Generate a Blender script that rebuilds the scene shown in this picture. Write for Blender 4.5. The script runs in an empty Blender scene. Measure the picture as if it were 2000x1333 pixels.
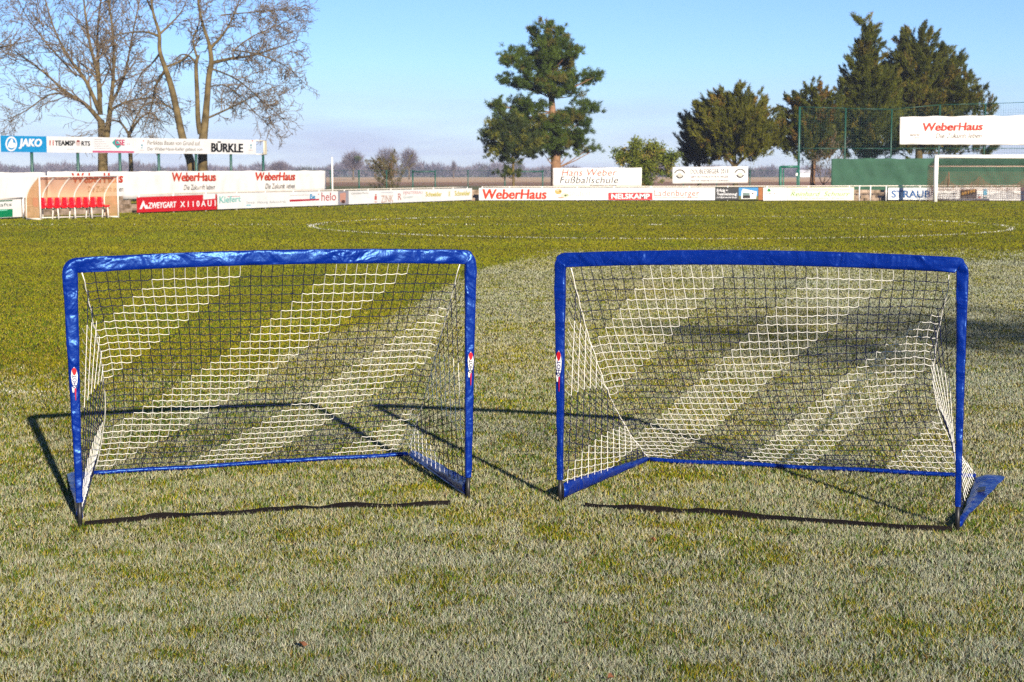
import bpy, math, random
import numpy as np
from mathutils import Vector, noise as mnoise

# ------------------------------------------------------------------ camera, sky, sun, exposure
SC = bpy.context.scene
COL = SC.collection
F, CX, CY, HOR, CAMH = 3041.0, 1000.0, 666.5, 340.0, 1.632
PITCH = math.atan((CY - HOR) / F)
cam = bpy.data.cameras.new('camera')
cam.sensor_width = 36.0
cam.lens = F / 2000.0 * 36.0
cam.clip_start, cam.clip_end = 0.1, 8000
cam.dof.use_dof = True
cam.dof.focus_distance = 7.9
cam.dof.aperture_fstop = 8.5
camo = bpy.data.objects.new('camera', cam)
camo.location = (0, 0, CAMH)
camo.rotation_euler = (math.pi / 2 - PITCH, 0, 0)
COL.objects.link(camo)
SC.camera = camo

SUN_EL = math.radians(19.3)
SUN_AZ = math.atan2(0.351, -0.936)          # clockwise from +Y
sunvec = Vector((math.sin(SUN_AZ) * math.cos(SUN_EL), math.cos(SUN_AZ) * math.cos(SUN_EL), math.sin(SUN_EL)))
world = bpy.data.worlds.new('World')
SC.world = world
world.use_nodes = True
wt = world.node_tree
wt.nodes.clear()
def N(t, typ, **kw):
    n = t.nodes.new(typ)
    for k, v in kw.items():
        setattr(n, k, v)
    return n
sky = N(wt, 'ShaderNodeTexSky', sky_type='NISHITA')
sky.sun_disc = False
sky.sun_elevation = SUN_EL
sky.sun_rotation = SUN_AZ
sky.air_density = 0.9
sky.dust_density = 0.0
sky.ozone_density = 4.0
wbg = N(wt, 'ShaderNodeBackground')
wbg.inputs['Strength'].default_value = 0.070
wout = N(wt, 'ShaderNodeOutputWorld')
# faint low lilac cloud banks around the whole horizon
wtc = N(wt, 'ShaderNodeTexCoord')
wmap = N(wt, 'ShaderNodeMapping')
wmap.inputs['Scale'].default_value = (5, 5, 34)
wmap.inputs['Location'].default_value = (1.3, 0.4, 0.0)
wno = N(wt, 'ShaderNodeTexNoise')
wno.inputs['Scale'].default_value = 1.6
wno.inputs['Detail'].default_value = 6
wno.inputs['Roughness'].default_value = 0.55
wr = N(wt, 'ShaderNodeValToRGB')
wr.color_ramp.elements[0].position = 0.42
wr.color_ramp.elements[0].color = (0.40, 0.40, 0.40, 1)
wr.color_ramp.elements[1].position = 0.72
wsep = N(wt, 'ShaderNodeSeparateXYZ')
wmr = N(wt, 'ShaderNodeMapRange')
wmr.inputs['From Min'].default_value = 0.006
wmr.inputs['From Max'].default_value = 0.070
wmr.inputs['To Min'].default_value = 0.95
wmr.inputs['To Max'].default_value = 0.0
wmul = N(wt, 'ShaderNodeMath', operation='MULTIPLY')
wmix = N(wt, 'ShaderNodeMix', data_type='RGBA')
wmix.inputs[7].default_value = (4.7, 4.5, 5.1, 1)
wl = wt.links.new
wl(wtc.outputs['Generated'], wmap.inputs['Vector'])
wl(wmap.outputs['Vector'], wno.inputs['Vector'])
wl(wno.outputs['Fac'], wr.inputs['Fac'])
wl(wtc.outputs['Generated'], wsep.inputs['Vector'])
wl(wsep.outputs['Z'], wmr.inputs['Value'])
wl(wr.outputs['Color'], wmul.inputs[0])
wl(wmr.outputs['Result'], wmul.inputs[1])
wl(wmul.outputs[0], wmix.inputs[0])
wl(sky.outputs['Color'], wmix.inputs[6])
wtint = N(wt, 'ShaderNodeMix', data_type='RGBA', blend_type='MULTIPLY')       # cold clear winter air
wtint.inputs[0].default_value = 1.0
wtint.inputs[7].default_value = (0.76, 0.86, 1.12, 1)
wl(wmix.outputs[2], wtint.inputs[6])
wl(wtint.outputs[2], wbg.inputs['Color'])
wl(wbg.outputs['Background'], wout.inputs['Surface'])

sl = bpy.data.lights.new('sun', 'SUN')
sl.energy = 5.0
sl.angle = math.radians(0.53)
sl.color = (1.0, 0.89, 0.74)
so = bpy.data.objects.new('sun', sl)
so.rotation_euler = (-sunvec).to_track_quat('-Z', 'Y').to_euler()
so.location = sunvec * 60
COL.objects.link(so)

SC.view_settings.view_transform = 'Standard'
SC.view_settings.look = 'None'
SC.view_settings.exposure = 0.98
SC.view_settings.gamma = 1.0
SC.view_settings.use_curve_mapping = False
SC.cycles.use_denoising = False
SC.cycles.max_bounces = 6
SC.cycles.diffuse_bounces = 3
SC.cycles.glossy_bounces = 2
SC.cycles.transparent_max_bounces = 12
SC.cycles.volume_bounces = 1

rng = np.random.default_rng(7)
random.seed(7)

# ------------------------------------------------------------------ measuring helpers
FW = Vector((0, math.cos(PITCH), -math.sin(PITCH)))
UP = Vector((0, math.sin(PITCH), math.cos(PITCH)))
CAM = Vector((0, 0, CAMH))
def ray(x, y):
    return Vector((1, 0, 0)) * ((x - CX) / F) + UP * ((CY - y) / F) + FW
def at(x, y, Y):                 # point on the upright plane at distance Y
    d = ray(x, y)
    return CAM + d * (Y / d.y)
def gnd(x, y, z=0.0):            # point on the ground
    d = ray(x, y)
    return CAM + d * ((z - CAMH) / d.z)
class Plane:                     # an upright plane through A along dir; s runs along it
    def __init__(self, A, d):
        self.A = Vector((A[0], A[1], 0)); self.d = Vector((d[0], d[1], 0)).normalized()
        self.n = Vector((self.d.y, -self.d.x, 0))
        if self.n.y > 0: self.n = -self.n
    def hit(self, x, y):
        r = ray(x, y)
        t = (self.A - CAM).dot(self.n) / r.dot(self.n)
        p = CAM + r * t
        return (p - self.A).dot(self.d), p.z
    def pt(self, s, z, off=0.0):
        return self.A + self.d * s + Vector((0, 0, z)) + self.n * off

# ------------------------------------------------------------------ materials
MATS = {}
def principled(name, color, rough=0.6, spec=0.4, var=0.12, scale=6.0, bump=0.0, bscale=40.0, metallic=0.0, sheen=0.0, attr=False, detail=4):
    if name in MATS: return MATS[name]
    m = bpy.data.materials.new(name)
    m.use_nodes = True
    t = m.node_tree
    b = t.nodes['Principled BSDF']
    b.inputs['Roughness'].default_value = rough
    b.inputs['Specular IOR Level'].default_value = spec
    b.inputs['Metallic'].default_value = metallic
    if sheen:
        b.inputs['Sheen Weight'].default_value = sheen
        b.inputs['Sheen Roughness'].default_value = 0.35
    if attr:
        a = N(t, 'ShaderNodeAttribute', attribute_name='col')
        t.links.new(a.outputs['Color'], b.inputs['Base Color'])
    else:
        tc = N(t, 'ShaderNodeTexCoord')
        no = N(t, 'ShaderNodeTexNoise')
        no.inputs['Scale'].default_value = scale
        no.inputs['Detail'].default_value = detail
        mr = N(t, 'ShaderNodeMapRange')
        mr.inputs['From Min'].default_value = 0.3
        mr.inputs['From Max'].default_value = 0.7
        mr.inputs['To Min'].default_value = 1 - var
        mr.inputs['To Max'].default_value = 1 + var * 0.6
        hs = N(t, 'ShaderNodeHueSaturation')
        hs.inputs['Color'].default_value = (*color, 1)
        t.links.new(tc.outputs['Object'], no.inputs['Vector'])
        t.links.new(no.outputs['Fac'], mr.inputs['Value'])
        t.links.new(mr.outputs['Result'], hs.inputs['Value'])
        t.links.new(hs.outputs['Color'], b.inputs['Base Color'])
        if bump:
            n2 = N(t, 'ShaderNodeTexNoise')
            n2.inputs['Scale'].default_value = bscale
            n2.inputs['Detail'].default_value = 5
            bp = N(t, 'ShaderNodeBump')
            bp.inputs['Strength'].default_value = bump
            bp.inputs['Distance'].default_value = 0.02
            t.links.new(tc.outputs['Object'], n2.inputs['Vector'])
            t.links.new(n2.outputs['Fac'], bp.inputs['Height'])
            t.links.new(bp.outputs['Normal'], b.inputs['Normal'])
    MATS[name] = m
    return m
def srgb(r, g, b):
    f = lambda c: (c / 255 / 12.92) if c <= 10 else (((c / 255) + 0.055) / 1.055) ** 2.4
    return (f(r), f(g), f(b))
def ink(r, g, b):
    c = srgb(r, g, b)      # inks are dimmed below their sunlit look so pale print does not clip
    return principled('print_%d_%d_%d' % (r, g, b), tuple(0.50 * v for v in c), 0.55, 0.2, 0.06, 3.0)

# ------------------------------------------------------------------ mesh builder
class MB:
    def __init__(self):
        self.v, self.f, self.m, self.s = [], [], [], []
    def add(self, vs, fs, mi=0, smooth=False):
        o = len(self.v)
        self.v.extend([tuple(p) for p in vs])
        for f in fs:
            self.f.append(tuple(i + o for i in f)); self.m.append(mi); self.s.append(smooth)
    def box8(self, p, mi=0):      # 4 bottom then 4 top corners, counter-clockwise
        self.add(p, [(3, 2, 1, 0), (4, 5, 6, 7), (0, 1, 5, 4), (1, 2, 6, 5), (2, 3, 7, 6), (3, 0, 4, 7)], mi)
    def box(self, c, sx, sy, sz, d=(1, 0), mi=0):
        u = Vector((d[0], d[1], 0)).normalized() * (sx / 2); w = Vector((-u.y, u.x, 0)).normalized() * (sy / 2)
        c = Vector(c); h = Vector((0, 0, sz / 2))
        self.box8([c - u - w - h, c + u - w - h, c + u + w - h, c - u + w - h, c - u - w + h, c + u - w + h, c + u + w + h, c - u + w + h], mi)
    def tube(self, pts, rad, sides=6, mi=0, caps=True, smooth=True):
        pts = [Vector(p) for p in pts]
        if not hasattr(rad, '__len__'): rad = [rad] * len(pts)
        o = len(self.v)
        ref = None
        for i, p in enumerate(pts):
            t = (pts[min(i + 1, len(pts) - 1)] - pts[max(i - 1, 0)])
            if t.length < 1e-9: t = Vector((0, 0, 1))
            t.normalize()
            if ref is None:
                ref = Vector((0, 0, 1)) if abs(t.z) < 0.9 else Vector((1, 0, 0))
            a = t.cross(ref)
            if a.length < 1e-6: a = t.orthogonal()
            a.normalize(); b = t.cross(a); ref = b.cross(t) if False else ref
            for k in range(sides):
                an = 2 * math.pi * k / sides
                q = p + (a * math.cos(an) + b * math.sin(an)) * rad[i]
                self.v.append((q.x, q.y, q.z))
        for i in range(len(pts) - 1):
            for k in range(sides):
                k2 = (k + 1) % sides
                self.f.append((o + i * sides + k, o + i * sides + k2, o + (i + 1) * sides + k2, o + (i + 1) * sides + k))
                self.m.append(mi); self.s.append(smooth)
        if caps and sides > 2:
            self.f.append(tuple(o + k for k in range(sides))[::-1]); self.m.append(mi); self.s.append(False)
            e = o + (len(pts) - 1) * sides
            self.f.append(tuple(e + k for k in range(sides))); self.m.append(mi); self.s.append(False)
    def build(self, name, mats, parent=None):
        me = bpy.data.meshes.new(name)
        me.from_pydata(self.v, [], self.f)
        for m in (mats if isinstance(mats, (list, tuple)) else [mats]): me.materials.append(m)
        me.polygons.foreach_set('material_index', self.m)
        me.polygons.foreach_set('use_smooth', self.s)
        me.update()
        o = bpy.data.objects.new(name, me)
        COL.objects.link(o)
        if parent: o.parent = parent
        return o
def tag(o, label=None, cat=None, group=None, kind=None):
    if label: o['label'] = label
    if cat: o['category'] = cat
    if group: o['group'] = group
    if kind: o['kind'] = kind
    return o
def empty(name, label, cat, group=None, loc=(0, 0, 0)):
    o = bpy.data.objects.new(name, None)
    COL.objects.link(o)
    o.empty_display_size = 0.2
    return tag(o, label, cat, group)
def tri_mesh(name, verts, cols, mat, parent=None):      # loose triangles with one colour per face
    n = len(verts) // 3
    me = bpy.data.meshes.new(name)
    me.vertices.add(n * 3); me.loops.add(n * 3); me.polygons.add(n)
    me.vertices.foreach_set('co', np.ascontiguousarray(verts, np.float32).ravel())
    me.loops.foreach_set('vertex_index', np.arange(n * 3, dtype=np.int32))
    me.polygons.foreach_set('loop_start', np.arange(0, n * 3, 3, dtype=np.int32))
    me.polygons.foreach_set('loop_total', np.full(n, 3, np.int32))
    me.materials.append(mat)
    me.update(calc_edges=True)
    a = me.attributes.new('col', 'FLOAT_VECTOR', 'FACE')
    a.data.foreach_set('vector', np.ascontiguousarray(cols, np.float32).ravel())
    o = bpy.data.objects.new(name, me)
    COL.objects.link(o)
    if parent: o.parent = parent
    return o
def unit(a):
    return a / np.maximum(np.linalg.norm(a, axis=-1, keepdims=True), 1e-9)
def blade_tris(c, axis, length, width, r):
    side = unit(np.cross(axis, unit(r.normal(size=axis.shape))))
    w = (width * 0.5)[:, None] * side
    v = np.empty((len(c), 3, 3))
    v[:, 0] = c - w; v[:, 1] = c + w; v[:, 2] = c + axis * length[:, None]
    return v.reshape(-1, 3)
def vnoise(x, y, seed=0):
    xi = np.floor(x).astype(np.int64); yi = np.floor(y).astype(np.int64)
    fx = x - xi; fy = y - yi
    fx = fx * fx * (3 - 2 * fx); fy = fy * fy * (3 - 2 * fy)
    def h(i, j):
        n = (i * 374761393 + j * 668265263 + seed * 974634777) & 0xffffffff
        n = ((n ^ (n >> 13)) * 1274126177) & 0xffffffff
        n = n ^ (n >> 16)
        return (n & 0xffff) / 65535.0
    return (h(xi, yi) * (1 - fx) + h(xi + 1, yi) * fx) * (1 - fy) + (h(xi, yi + 1) * (1 - fx) + h(xi + 1, yi + 1) * fx) * fy
def fbm(x, y, seed=0, o=4):
    s = 0; a = 0.5; t = 0
    for k in range(o):
        s = s + a * vnoise(x * 2 ** k, y * 2 ** k, seed + k); t += a; a *= 0.5
    return s / t

# ------------------------------------------------------------------ ground
def sheet(name, x0, x1, y0, y1, z, mat):
    mb = MB()
    mb.add([(x0, y0, z), (x1, y0, z), (x1, y1, z), (x0, y1, z)], [(0, 1, 2, 3)])
    return tag(mb.build(name, mat), kind='structure')
# farmland far behind the ground: green verge, ploughed soil, stubble
fm = bpy.data.materials.new('farmland_soil'); fm.use_nodes = True
t = fm.node_tree; b = t.nodes['Principled BSDF']; b.inputs['Roughness'].default_value = 0.95; b.inputs['Specular IOR Level'].default_value = 0.1
geo = N(t, 'ShaderNodeNewGeometry'); sep = N(t, 'ShaderNodeSeparateXYZ')
no = N(t, 'ShaderNodeTexNoise'); no.inputs['Scale'].default_value = 0.012; no.inputs['Detail'].default_value = 6
ma = N(t, 'ShaderNodeMath', operation='MULTIPLY_ADD'); ma.inputs[1].default_value = 140
mr = N(t, 'ShaderNodeMapRange'); mr.inputs['From Min'].default_value = 100; mr.inputs['From Max'].default_value = 1000
cr = N(t, 'ShaderNodeValToRGB')
e = cr.color_ramp.elements
e[0].position = 0.0; e[0].color = (0.11, 0.10, 0.025, 1)
e[1].position = 1.0; e[1].color = (0.13, 0.14, 0.06, 1)
for p, c in ((0.19, (0.12, 0.11, 0.03)), (0.22, (0.24, 0.13, 0.065)), (0.31, (0.28, 0.15, 0.08)), (0.35, (0.52, 0.34, 0.18)), (0.78, (0.55, 0.37, 0.20)), (0.84, (0.14, 0.14, 0.06))):
    el = e.new(p); el.color = (*c, 1)
n3 = N(t, 'ShaderNodeTexNoise'); n3.inputs['Scale'].default_value = 0.6; n3.inputs['Detail'].default_value = 5
hs = N(t, 'ShaderNodeHueSaturation'); mr2 = N(t, 'ShaderNodeMapRange'); mr2.inputs['From Min'].default_value = 0.3; mr2.inputs['From Max'].default_value = 0.7; mr2.inputs['To Min'].default_value = 0.75; mr2.inputs['To Max'].default_value = 1.3
L = t.links.new
L(geo.outputs['Position'], sep.inputs[0]); L(geo.outputs['Position'], no.inputs['Vector']); L(geo.outputs['Position'], n3.inputs['Vector'])
L(no.outputs['Fac'], ma.inputs[0]); L(sep.outputs['Y'], ma.inputs[2]); L(ma.outputs[0], mr.inputs['Value'])
L(mr.outputs['Result'], cr.inputs['Fac']); L(cr.outputs['Color'], hs.inputs['Color']); L(n3.outputs['Fac'], mr2.inputs['Value']); L(mr2.outputs['Result'], hs.inputs['Value']); L(hs.outputs['Color'], b.inputs['Base Color'])
sheet('ground', -4000, 4000, -300, 6000, -0.06, fm)
pm = principled('turf_soil', (0.045, 0.040, 0.010), 0.95, 0.1, 0.45, 1.7, 0.6, 30)
sheet('pitch', -60, 60, -60, 100, 0.0, pm)

# ------------------------------------------------------------------ lettering
GLYPHS = {}
def glyphs(s, bold=0.0, shear=0.0, spacing=1.0):
    key = (s, bold, shear, spacing)
    if key not in GLYPHS:
        cu = bpy.data.curves.new('lettering', 'FONT')
        cu.body = s; cu.offset = bold; cu.shear = shear; cu.space_character = spacing
        cu.resolution_u = 3
        ob = bpy.data.objects.new('lettering', cu)
        COL.objects.link(ob)
        dg = bpy.context.evaluated_depsgraph_get()
        me = bpy.data.meshes.new_from_object(ob.evaluated_get(dg))
        v = np.array([tuple(x.co)[:2] for x in me.vertices])
        f = [tuple(p.vertices) for p in me.polygons]
        bpy.data.objects.remove(ob); bpy.data.meshes.remove(me); bpy.data.curves.remove(cu)
        lo, hi = v.min(0), v.max(0)
        GLYPHS[key] = ((v - lo) / (hi - lo), f)
    return GLYPHS[key]

def letters(v, f):
    par = list(range(len(v)))
    def find(a):
        while par[a] != a: par[a] = par[par[a]]; a = par[a]
        return a
    for q in f:
        for a in q[1:]: par[find(a)] = find(q[0])
    isl = {}
    for q in f: isl.setdefault(find(q[0]), []).append(q)
    items = []
    for fs in isl.values():
        xs = [v[i][0] for q in fs for i in q]; items.append([min(xs), max(xs), list(fs)])
    items.sort(key=lambda t_: t_[0]); out = []
    for a, c, fs in items:                       # dots join the letter under them
        if out and min(c, out[-1][1]) - max(a, out[-1][0]) > 0.6 * min(c - a, out[-1][1] - out[-1][0]):
            out[-1][0] = min(a, out[-1][0]); out[-1][1] = max(c, out[-1][1]); out[-1][2] += fs
        else: out.append([a, c, fs])
    return [o_[2] for o_ in out]

# ------------------------------------------------------------------ boards and banners
class Panel:
    """A flat or slightly waving printed panel; quad = (x0, top0, bottom0, x1, top1, bottom1) measured in the photo."""
    def __init__(self, plane, quad, name, label, cat, group, mat, thick=0.03, wave=0.0, nx=1, nz=1, seed=0):
        self.pl, self.wave, self.seed = plane, wave, seed
        x0, t0, b0, x1, t1, b1 = quad
        (s0, zt0), (_, zb0) = plane.hit(x0, t0), plane.hit(x0, b0)
        (s1, zt1), (_, zb1) = plane.hit(x1, t1), plane.hit(x1, b1)
        self.s0, self.s1 = s0, s1
        mb = MB(); vs = []
        for back in (0, 1):
            for j in range(nz + 1):
                for i in range(nx + 1):
                    u, v = i / nx, j / nz
                    s = s0 + (s1 - s0) * u
                    zt = zt0 + (zt1 - zt0) * u; zb = zb0 + (zb1 - zb0) * u
                    if wave: zt += 0.6 * wave * (mnoise.noise(Vector((s * 0.9, seed, 3.1))))
                    vs.append(plane.pt(s, zb + (zt - zb) * v, self.disp(s, zb + (zt - zb) * v) - back * thick))
        K = (nx + 1) * (nz + 1); fs = []
        ix = lambda i, j, k: k * K + j * (nx + 1) + i
        for j in range(nz):
            for i in range(nx):
                fs.append((ix(i, j, 0), ix(i + 1, j, 0), ix(i + 1, j + 1, 0), ix(i, j + 1, 0)))
                fs.append((ix(i, j, 1), ix(i, j + 1, 1), ix(i + 1, j + 1, 1), ix(i + 1, j, 1)))
        for i in range(nx):
            fs.append((ix(i, 0, 0), ix(i, 0, 1), ix(i + 1, 0, 1), ix(i + 1, 0, 0)))
            fs.append((ix(i, nz, 0), ix(i + 1, nz, 0), ix(i + 1, nz, 1), ix(i, nz, 1)))
        for j in range(nz):
            fs.append((ix(0, j, 0), ix(0, j + 1, 0), ix(0, j + 1, 1), ix(0, j, 1)))
            fs.append((ix(nx, j, 0), ix(nx, j, 1), ix(nx, j + 1, 1), ix(nx, j + 1, 0)))
        mb.add(vs, fs, 0, wave > 0)
        self.o = tag(mb.build(name, mat), label, cat, group)
    def disp(self, s, z):
        if not self.wave: return 0.0
        p = Vector((s * 1.6 + z * 0.9, z * 0.35, self.seed * 7.7))
        q = Vector((s * 5.0 - z * 2.0, z * 0.8, self.seed * 3.3 + 9))
        return self.wave * (mnoise.noise(p) + 0.45 * mnoise.noise(q))
    def proj(self, x, y, off):
        s, z = self.pl.hit(x, y)
        return self.pl.pt(s, z, self.disp(s, z) + off)
    def text(self, s, quad, mat, bold=0.0, shear=0.0, spacing=1.0, off=0.012):
        v, f = glyphs(s, min(bold, 0.012), shear, spacing)
        x0, t0, b0, x1, t1, b1 = quad
        e_ = max(0.0, bold - 0.012) * (b0 - t0) * 0.75          # heavier strokes for bold print
        x0 += e_; x1 -= e_
        sh = [(0, 0)] if e_ == 0 else [(-e_, -.35 * e_), (e_, -.35 * e_), (-e_, .35 * e_), (e_, .35 * e_), (0, 0)]
        base_v, base_f = v, f
        pts = []; f = []; vv = []
        for k_, (dx, dy) in enumerate(sh):
            f = f + [tuple(i + len(pts) for i in q) for q in base_f]; vv = vv + [tuple(q) for q in base_v]
            for u, w in base_v:
                x = x0 + (x1 - x0) * u
                top = t0 + (t1 - t0) * u; bot = b0 + (b1 - b0) * u
                pts.append(self.proj(x + dx, bot + (top - bot) * w + dy, off + 0.0015 * k_ + (0.02 if self.wave else 0)))
        v = vv
        if max(b0 - t0, b1 - t1) < 9:            # small print stays one piece
            mb = MB(); mb.add(pts, f)
            return tag(mb.build('small_print', mat, self.o), kind='stuff')
        for fs in letters(v, f):
            ids = sorted({i for q in fs for i in q}); m_ = {a: k for k, a in enumerate(ids)}
            mb = MB(); mb.add([pts[i] for i in ids], [tuple(m_[i] for i in q) for q in fs]); mb.build('letter', mat, self.o)
    def rect(self, quad, mat, name='printed_field', off=0.006):
        x0, t0, b0, x1, t1, b1 = quad
        mb = MB(); n = 8 if self.wave else 1
        vs = []
        for i in range(n + 1):
            u = i / n; x = x0 + (x1 - x0) * u
            vs += [self.proj(x, b0 + (b1 - b0) * u, off), self.proj(x, t0 + (t1 - t0) * u, off)]
        mb.add(vs, [(2 * i, 2 * i + 2, 2 * i + 3, 2 * i + 1) for i in range(n)])
        return mb.build(name, mat, self.o)
    def poly(self, pts, mat, name='emblem', off=0.008):
        mb = MB()
        mb.add([self.proj(x, y, off + (0.02 if self.wave else 0)) for x, y in pts], [tuple(range(len(pts)))])
        return mb.build(name, mat, self.o)
    def oval(self, cx, cy, rx, ry, mat, name='emblem', off=0.008, a0=0, a1=360, ring=None):
        A = [math.radians(a0 + (a1 - a0) * k / 24) for k in range(25)]
        if ring is None:
            return self.poly([(cx + rx * math.cos(a), cy - ry * math.sin(a)) for a in A[:-1]], mat, name, off)
        mb = MB(); vs = []
        for a in A:
            vs += [self.proj(cx + rx * math.cos(a), cy - ry * math.sin(a), off + 0.02), self.proj(cx + rx * ring * math.cos(a), cy - ry * ring * math.sin(a), off + 0.02)]
        mb.add(vs, [(2 * i, 2 * i + 2, 2 * i + 3, 2 * i + 1) for i in range(24)])
        return mb.build(name, mat, self.o)

WHITE = principled('white_board', (0.58, 0.575, 0.56), 0.5, 0.25, 0.10, 1.3)
CREAM = principled('cream_board', (0.58, 0.56, 0.42), 0.5, 0.25, 0.08, 1.3)
PVC = principled('banner_pvc', (0.62, 0.60, 0.565), 0.55, 0.25, 0.09, 1.1, 0.35, 7)
RED = principled('red_board', (0.42, 0.004, 0.008), 0.4, 0.4, 0.06, 2.0)
BLACKB = principled('black_board', srgb(22, 24, 28), 0.5, 0.3, 0.1, 2.0)
CYAN = principled('cyan_board', (0.006, 0.20, 0.42), 0.45, 0.3, 0.05, 2.0)
GALV = principled('galvanised_pipe', (0.62, 0.56, 0.46), 0.5, 0.5, 0.12, 8.0, 0.1, 60)
PALE = principled('pale_post', (0.72, 0.70, 0.66), 0.5, 0.4, 0.1, 8.0)
GREENP = principled('green_post', (0.006, 0.062, 0.042), 0.45, 0.5, 0.1, 5.0)
CORAL, GREYT, INK, WHT, REDT = ink(226, 70, 38), ink(125, 118, 112), ink(18, 20, 22), principled('white_print', (0.6, 0.6, 0.6), 0.5, 0.2, 0.05), ink(205, 50, 30)

S = 1.2
DL = (0.374, 0.927); NL = (-0.927, 0.374)
rowL = Plane((-12.8 * S, 53 * S), DL)
banL = Plane((-15.6 * S, 54.1 * S), DL)
hoaL = Plane((-18.4 * S, 55.2 * S), DL)
rowR = Plane((0, 95.0), (1, 0))
banR = Plane((0, 98.2), (1, 0))
fenR = Plane((0, 101.0), (1, 0))
G_BOARD = 'advertising boards round the pitch'

# --- left row of boards
p = Panel(rowL, (-70, 394, 430, 41.5, 389.3, 423.8), 'advertising_board', 'white and green board left of the team shelter', 'board', G_BOARD, WHITE)
p.rect((-70, 394.2, 397.5, 24, 391.0, 393.2), ink(20, 120, 80)); p.rect((-70, 412, 429.5, 24.5, 408.5, 423.9), ink(0, 150, 95))
p.rect((-70, 414, 417, 14, 409.5, 411.5), ink(150, 245, 215), off=0.012)
p.text('Handcrafts', (-50, 400, 407, 22.5, 396, 402.5), ink(90, 120, 110))
p = Panel(rowL, (268, 385.8, 415.5, 423, 380, 409.6), 'advertising_board', 'red board with white lettering, right of the team shelter', 'board', G_BOARD, RED)
p.poly([(272, 409), (279.5, 391.5), (284, 402), (287, 400), (289.5, 408), (283.5, 408.5), (280, 401.5), (276.5, 408.8)], WHT)
p.text('ZWEYGART', (288.5, 396.3, 408, 344, 393.8, 405.6), WHT, 0.03, 0.12)
p.text('X 1 1 0 A U 1', (351.5, 393.8, 405.2, 420.5, 391.0, 403.0), WHT, 0.02)
p.rect((396.5, 379.5, 390.3, 420, 378.6, 388.4), WHITE, off=0.012)
p = Panel(rowL, (425.5, 378.6, 409.2, 562, 375.4, 404.0), 'advertising_board', 'white board with pale teal lettering beside the red board', 'board', G_BOARD, WHITE)
p.text('Kiefert', (428, 383.5, 397.5, 470, 382.8, 394.0), ink(150, 225, 215), 0.02)
p.rect((444, 384.0, 385.2, 469, 383.2, 384.3), ink(225, 160, 165)); p.text('Sanitär  Heizung  Solartechnik', (481, 393.5, 400, 558, 391.8, 397.5), ink(200, 205, 205))
p.rect((481, 400.2, 402.5, 490, 399.9, 402.2), ink(130, 210, 225))
p = Panel(rowL, (562.4, 375.4, 404.0, 624, 374.3, 402.0), 'advertising_board', 'white board with a thick red bar and cyan letters', 'board', G_BOARD, WHITE)
p.rect((565.6, 390.4, 394.6, 623.4, 388.6, 391.6), ink(205, 20, 50)); p.rect((566, 381.8, 382.6, 603, 380.8, 381.6), ink(205, 200, 195))
p.text('Be', (605, 379.6, 389.4, 615.5, 379.4, 389.0), ink(20, 165, 225), 0.03)
p = Panel(rowL, (624.4, 374.3, 402.0, 660, 373.6, 400.8), 'advertising_board', 'white board with thin rounded red lettering beside the small picture board', 'board', G_BOARD, WHITE)
p.text('helo', (627.5, 376.2, 393.2, 656, 375.8, 391.8), ink(205, 40, 50))
p.oval(622, 380, 1.2, 1.2, ink(230, 120, 120))
p = Panel(rowL, (660.3, 373.6, 400.8, 681, 373.2, 399.7), 'advertising_board', 'small board printed with a salmon pink cabin', 'board', G_BOARD, ink(170, 168, 178))
p.poly([(663.5, 378.5), (673.5, 376.2), (675.5, 379), (674.2, 395.5), (664, 395)], ink(228, 170, 150)); p.poly([(666.5, 391.5), (673, 391), (673.5, 397), (666.5, 397.4)], ink(95, 60, 50), off=0.012)
p = Panel(rowL, (681.5, 373.2, 399.6, 728, 372.2, 397.8), 'advertising_board', 'nearly blank white board right of the pink cabin picture', 'board', G_BOARD, WHITE)
p.text('Getränke-Markt', (685.6, 375.8, 380.2, 719.4, 375, 378.8), ink(190, 195, 190))
p = Panel(rowL, (728.4, 372.2, 397.8, 774, 371.2, 396.2), 'advertising_board', 'white board with pale brown capitals and a red figure', 'board', G_BOARD, WHITE)
p.rect((731.4, 383, 391, 736, 383, 391), ink(225, 110, 100)); p.oval(733.8, 380.6, 1.6, 1.5, ink(200, 110, 90)); p.rect((731, 394, 395.6, 736.4, 394, 395.6), ink(220, 150, 140))
p.text('ZINK', (744, 382.3, 396.3, 768, 381.6, 394.8), ink(215, 175, 155)); p.rect((744, 376, 377.2, 768, 375.6, 376.8), ink(215, 218, 228))
p = Panel(rowL, (774.4, 371.2, 396.2, 828, 370.0, 394.2), 'advertising_board', 'white board with a curled red sign and pink small print', 'board', G_BOARD, WHITE)
p.text('R', (777, 378.2, 391.2, 783.6, 378.0, 390.6), ink(205, 110, 95)); p.text('FENSTERBAU', (788, 374.2, 380.4, 825.4, 373.2, 378.6), ink(240, 180, 180))
p.text('GmbH', (788, 383, 388, 806.5, 382.6, 387.2), ink(195, 215, 210))
p = Panel(rowL, (828.4, 370.0, 394.2, 922, 367.9, 390.8), 'advertising_board', 'white board with two pale yellow names at the end of the row', 'board', G_BOARD, WHITE)
p.text('Schneider', (831.5, 375.4, 384.4, 862.5, 375.0, 383.6), ink(240, 225, 90), 0.02); p.text('Schneider', (888, 373.2, 383.0, 918, 372.6, 382.0), ink(240, 228, 110), 0.02)
p.rect((876, 374, 384, 879, 374, 384), ink(240, 235, 180))

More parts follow.
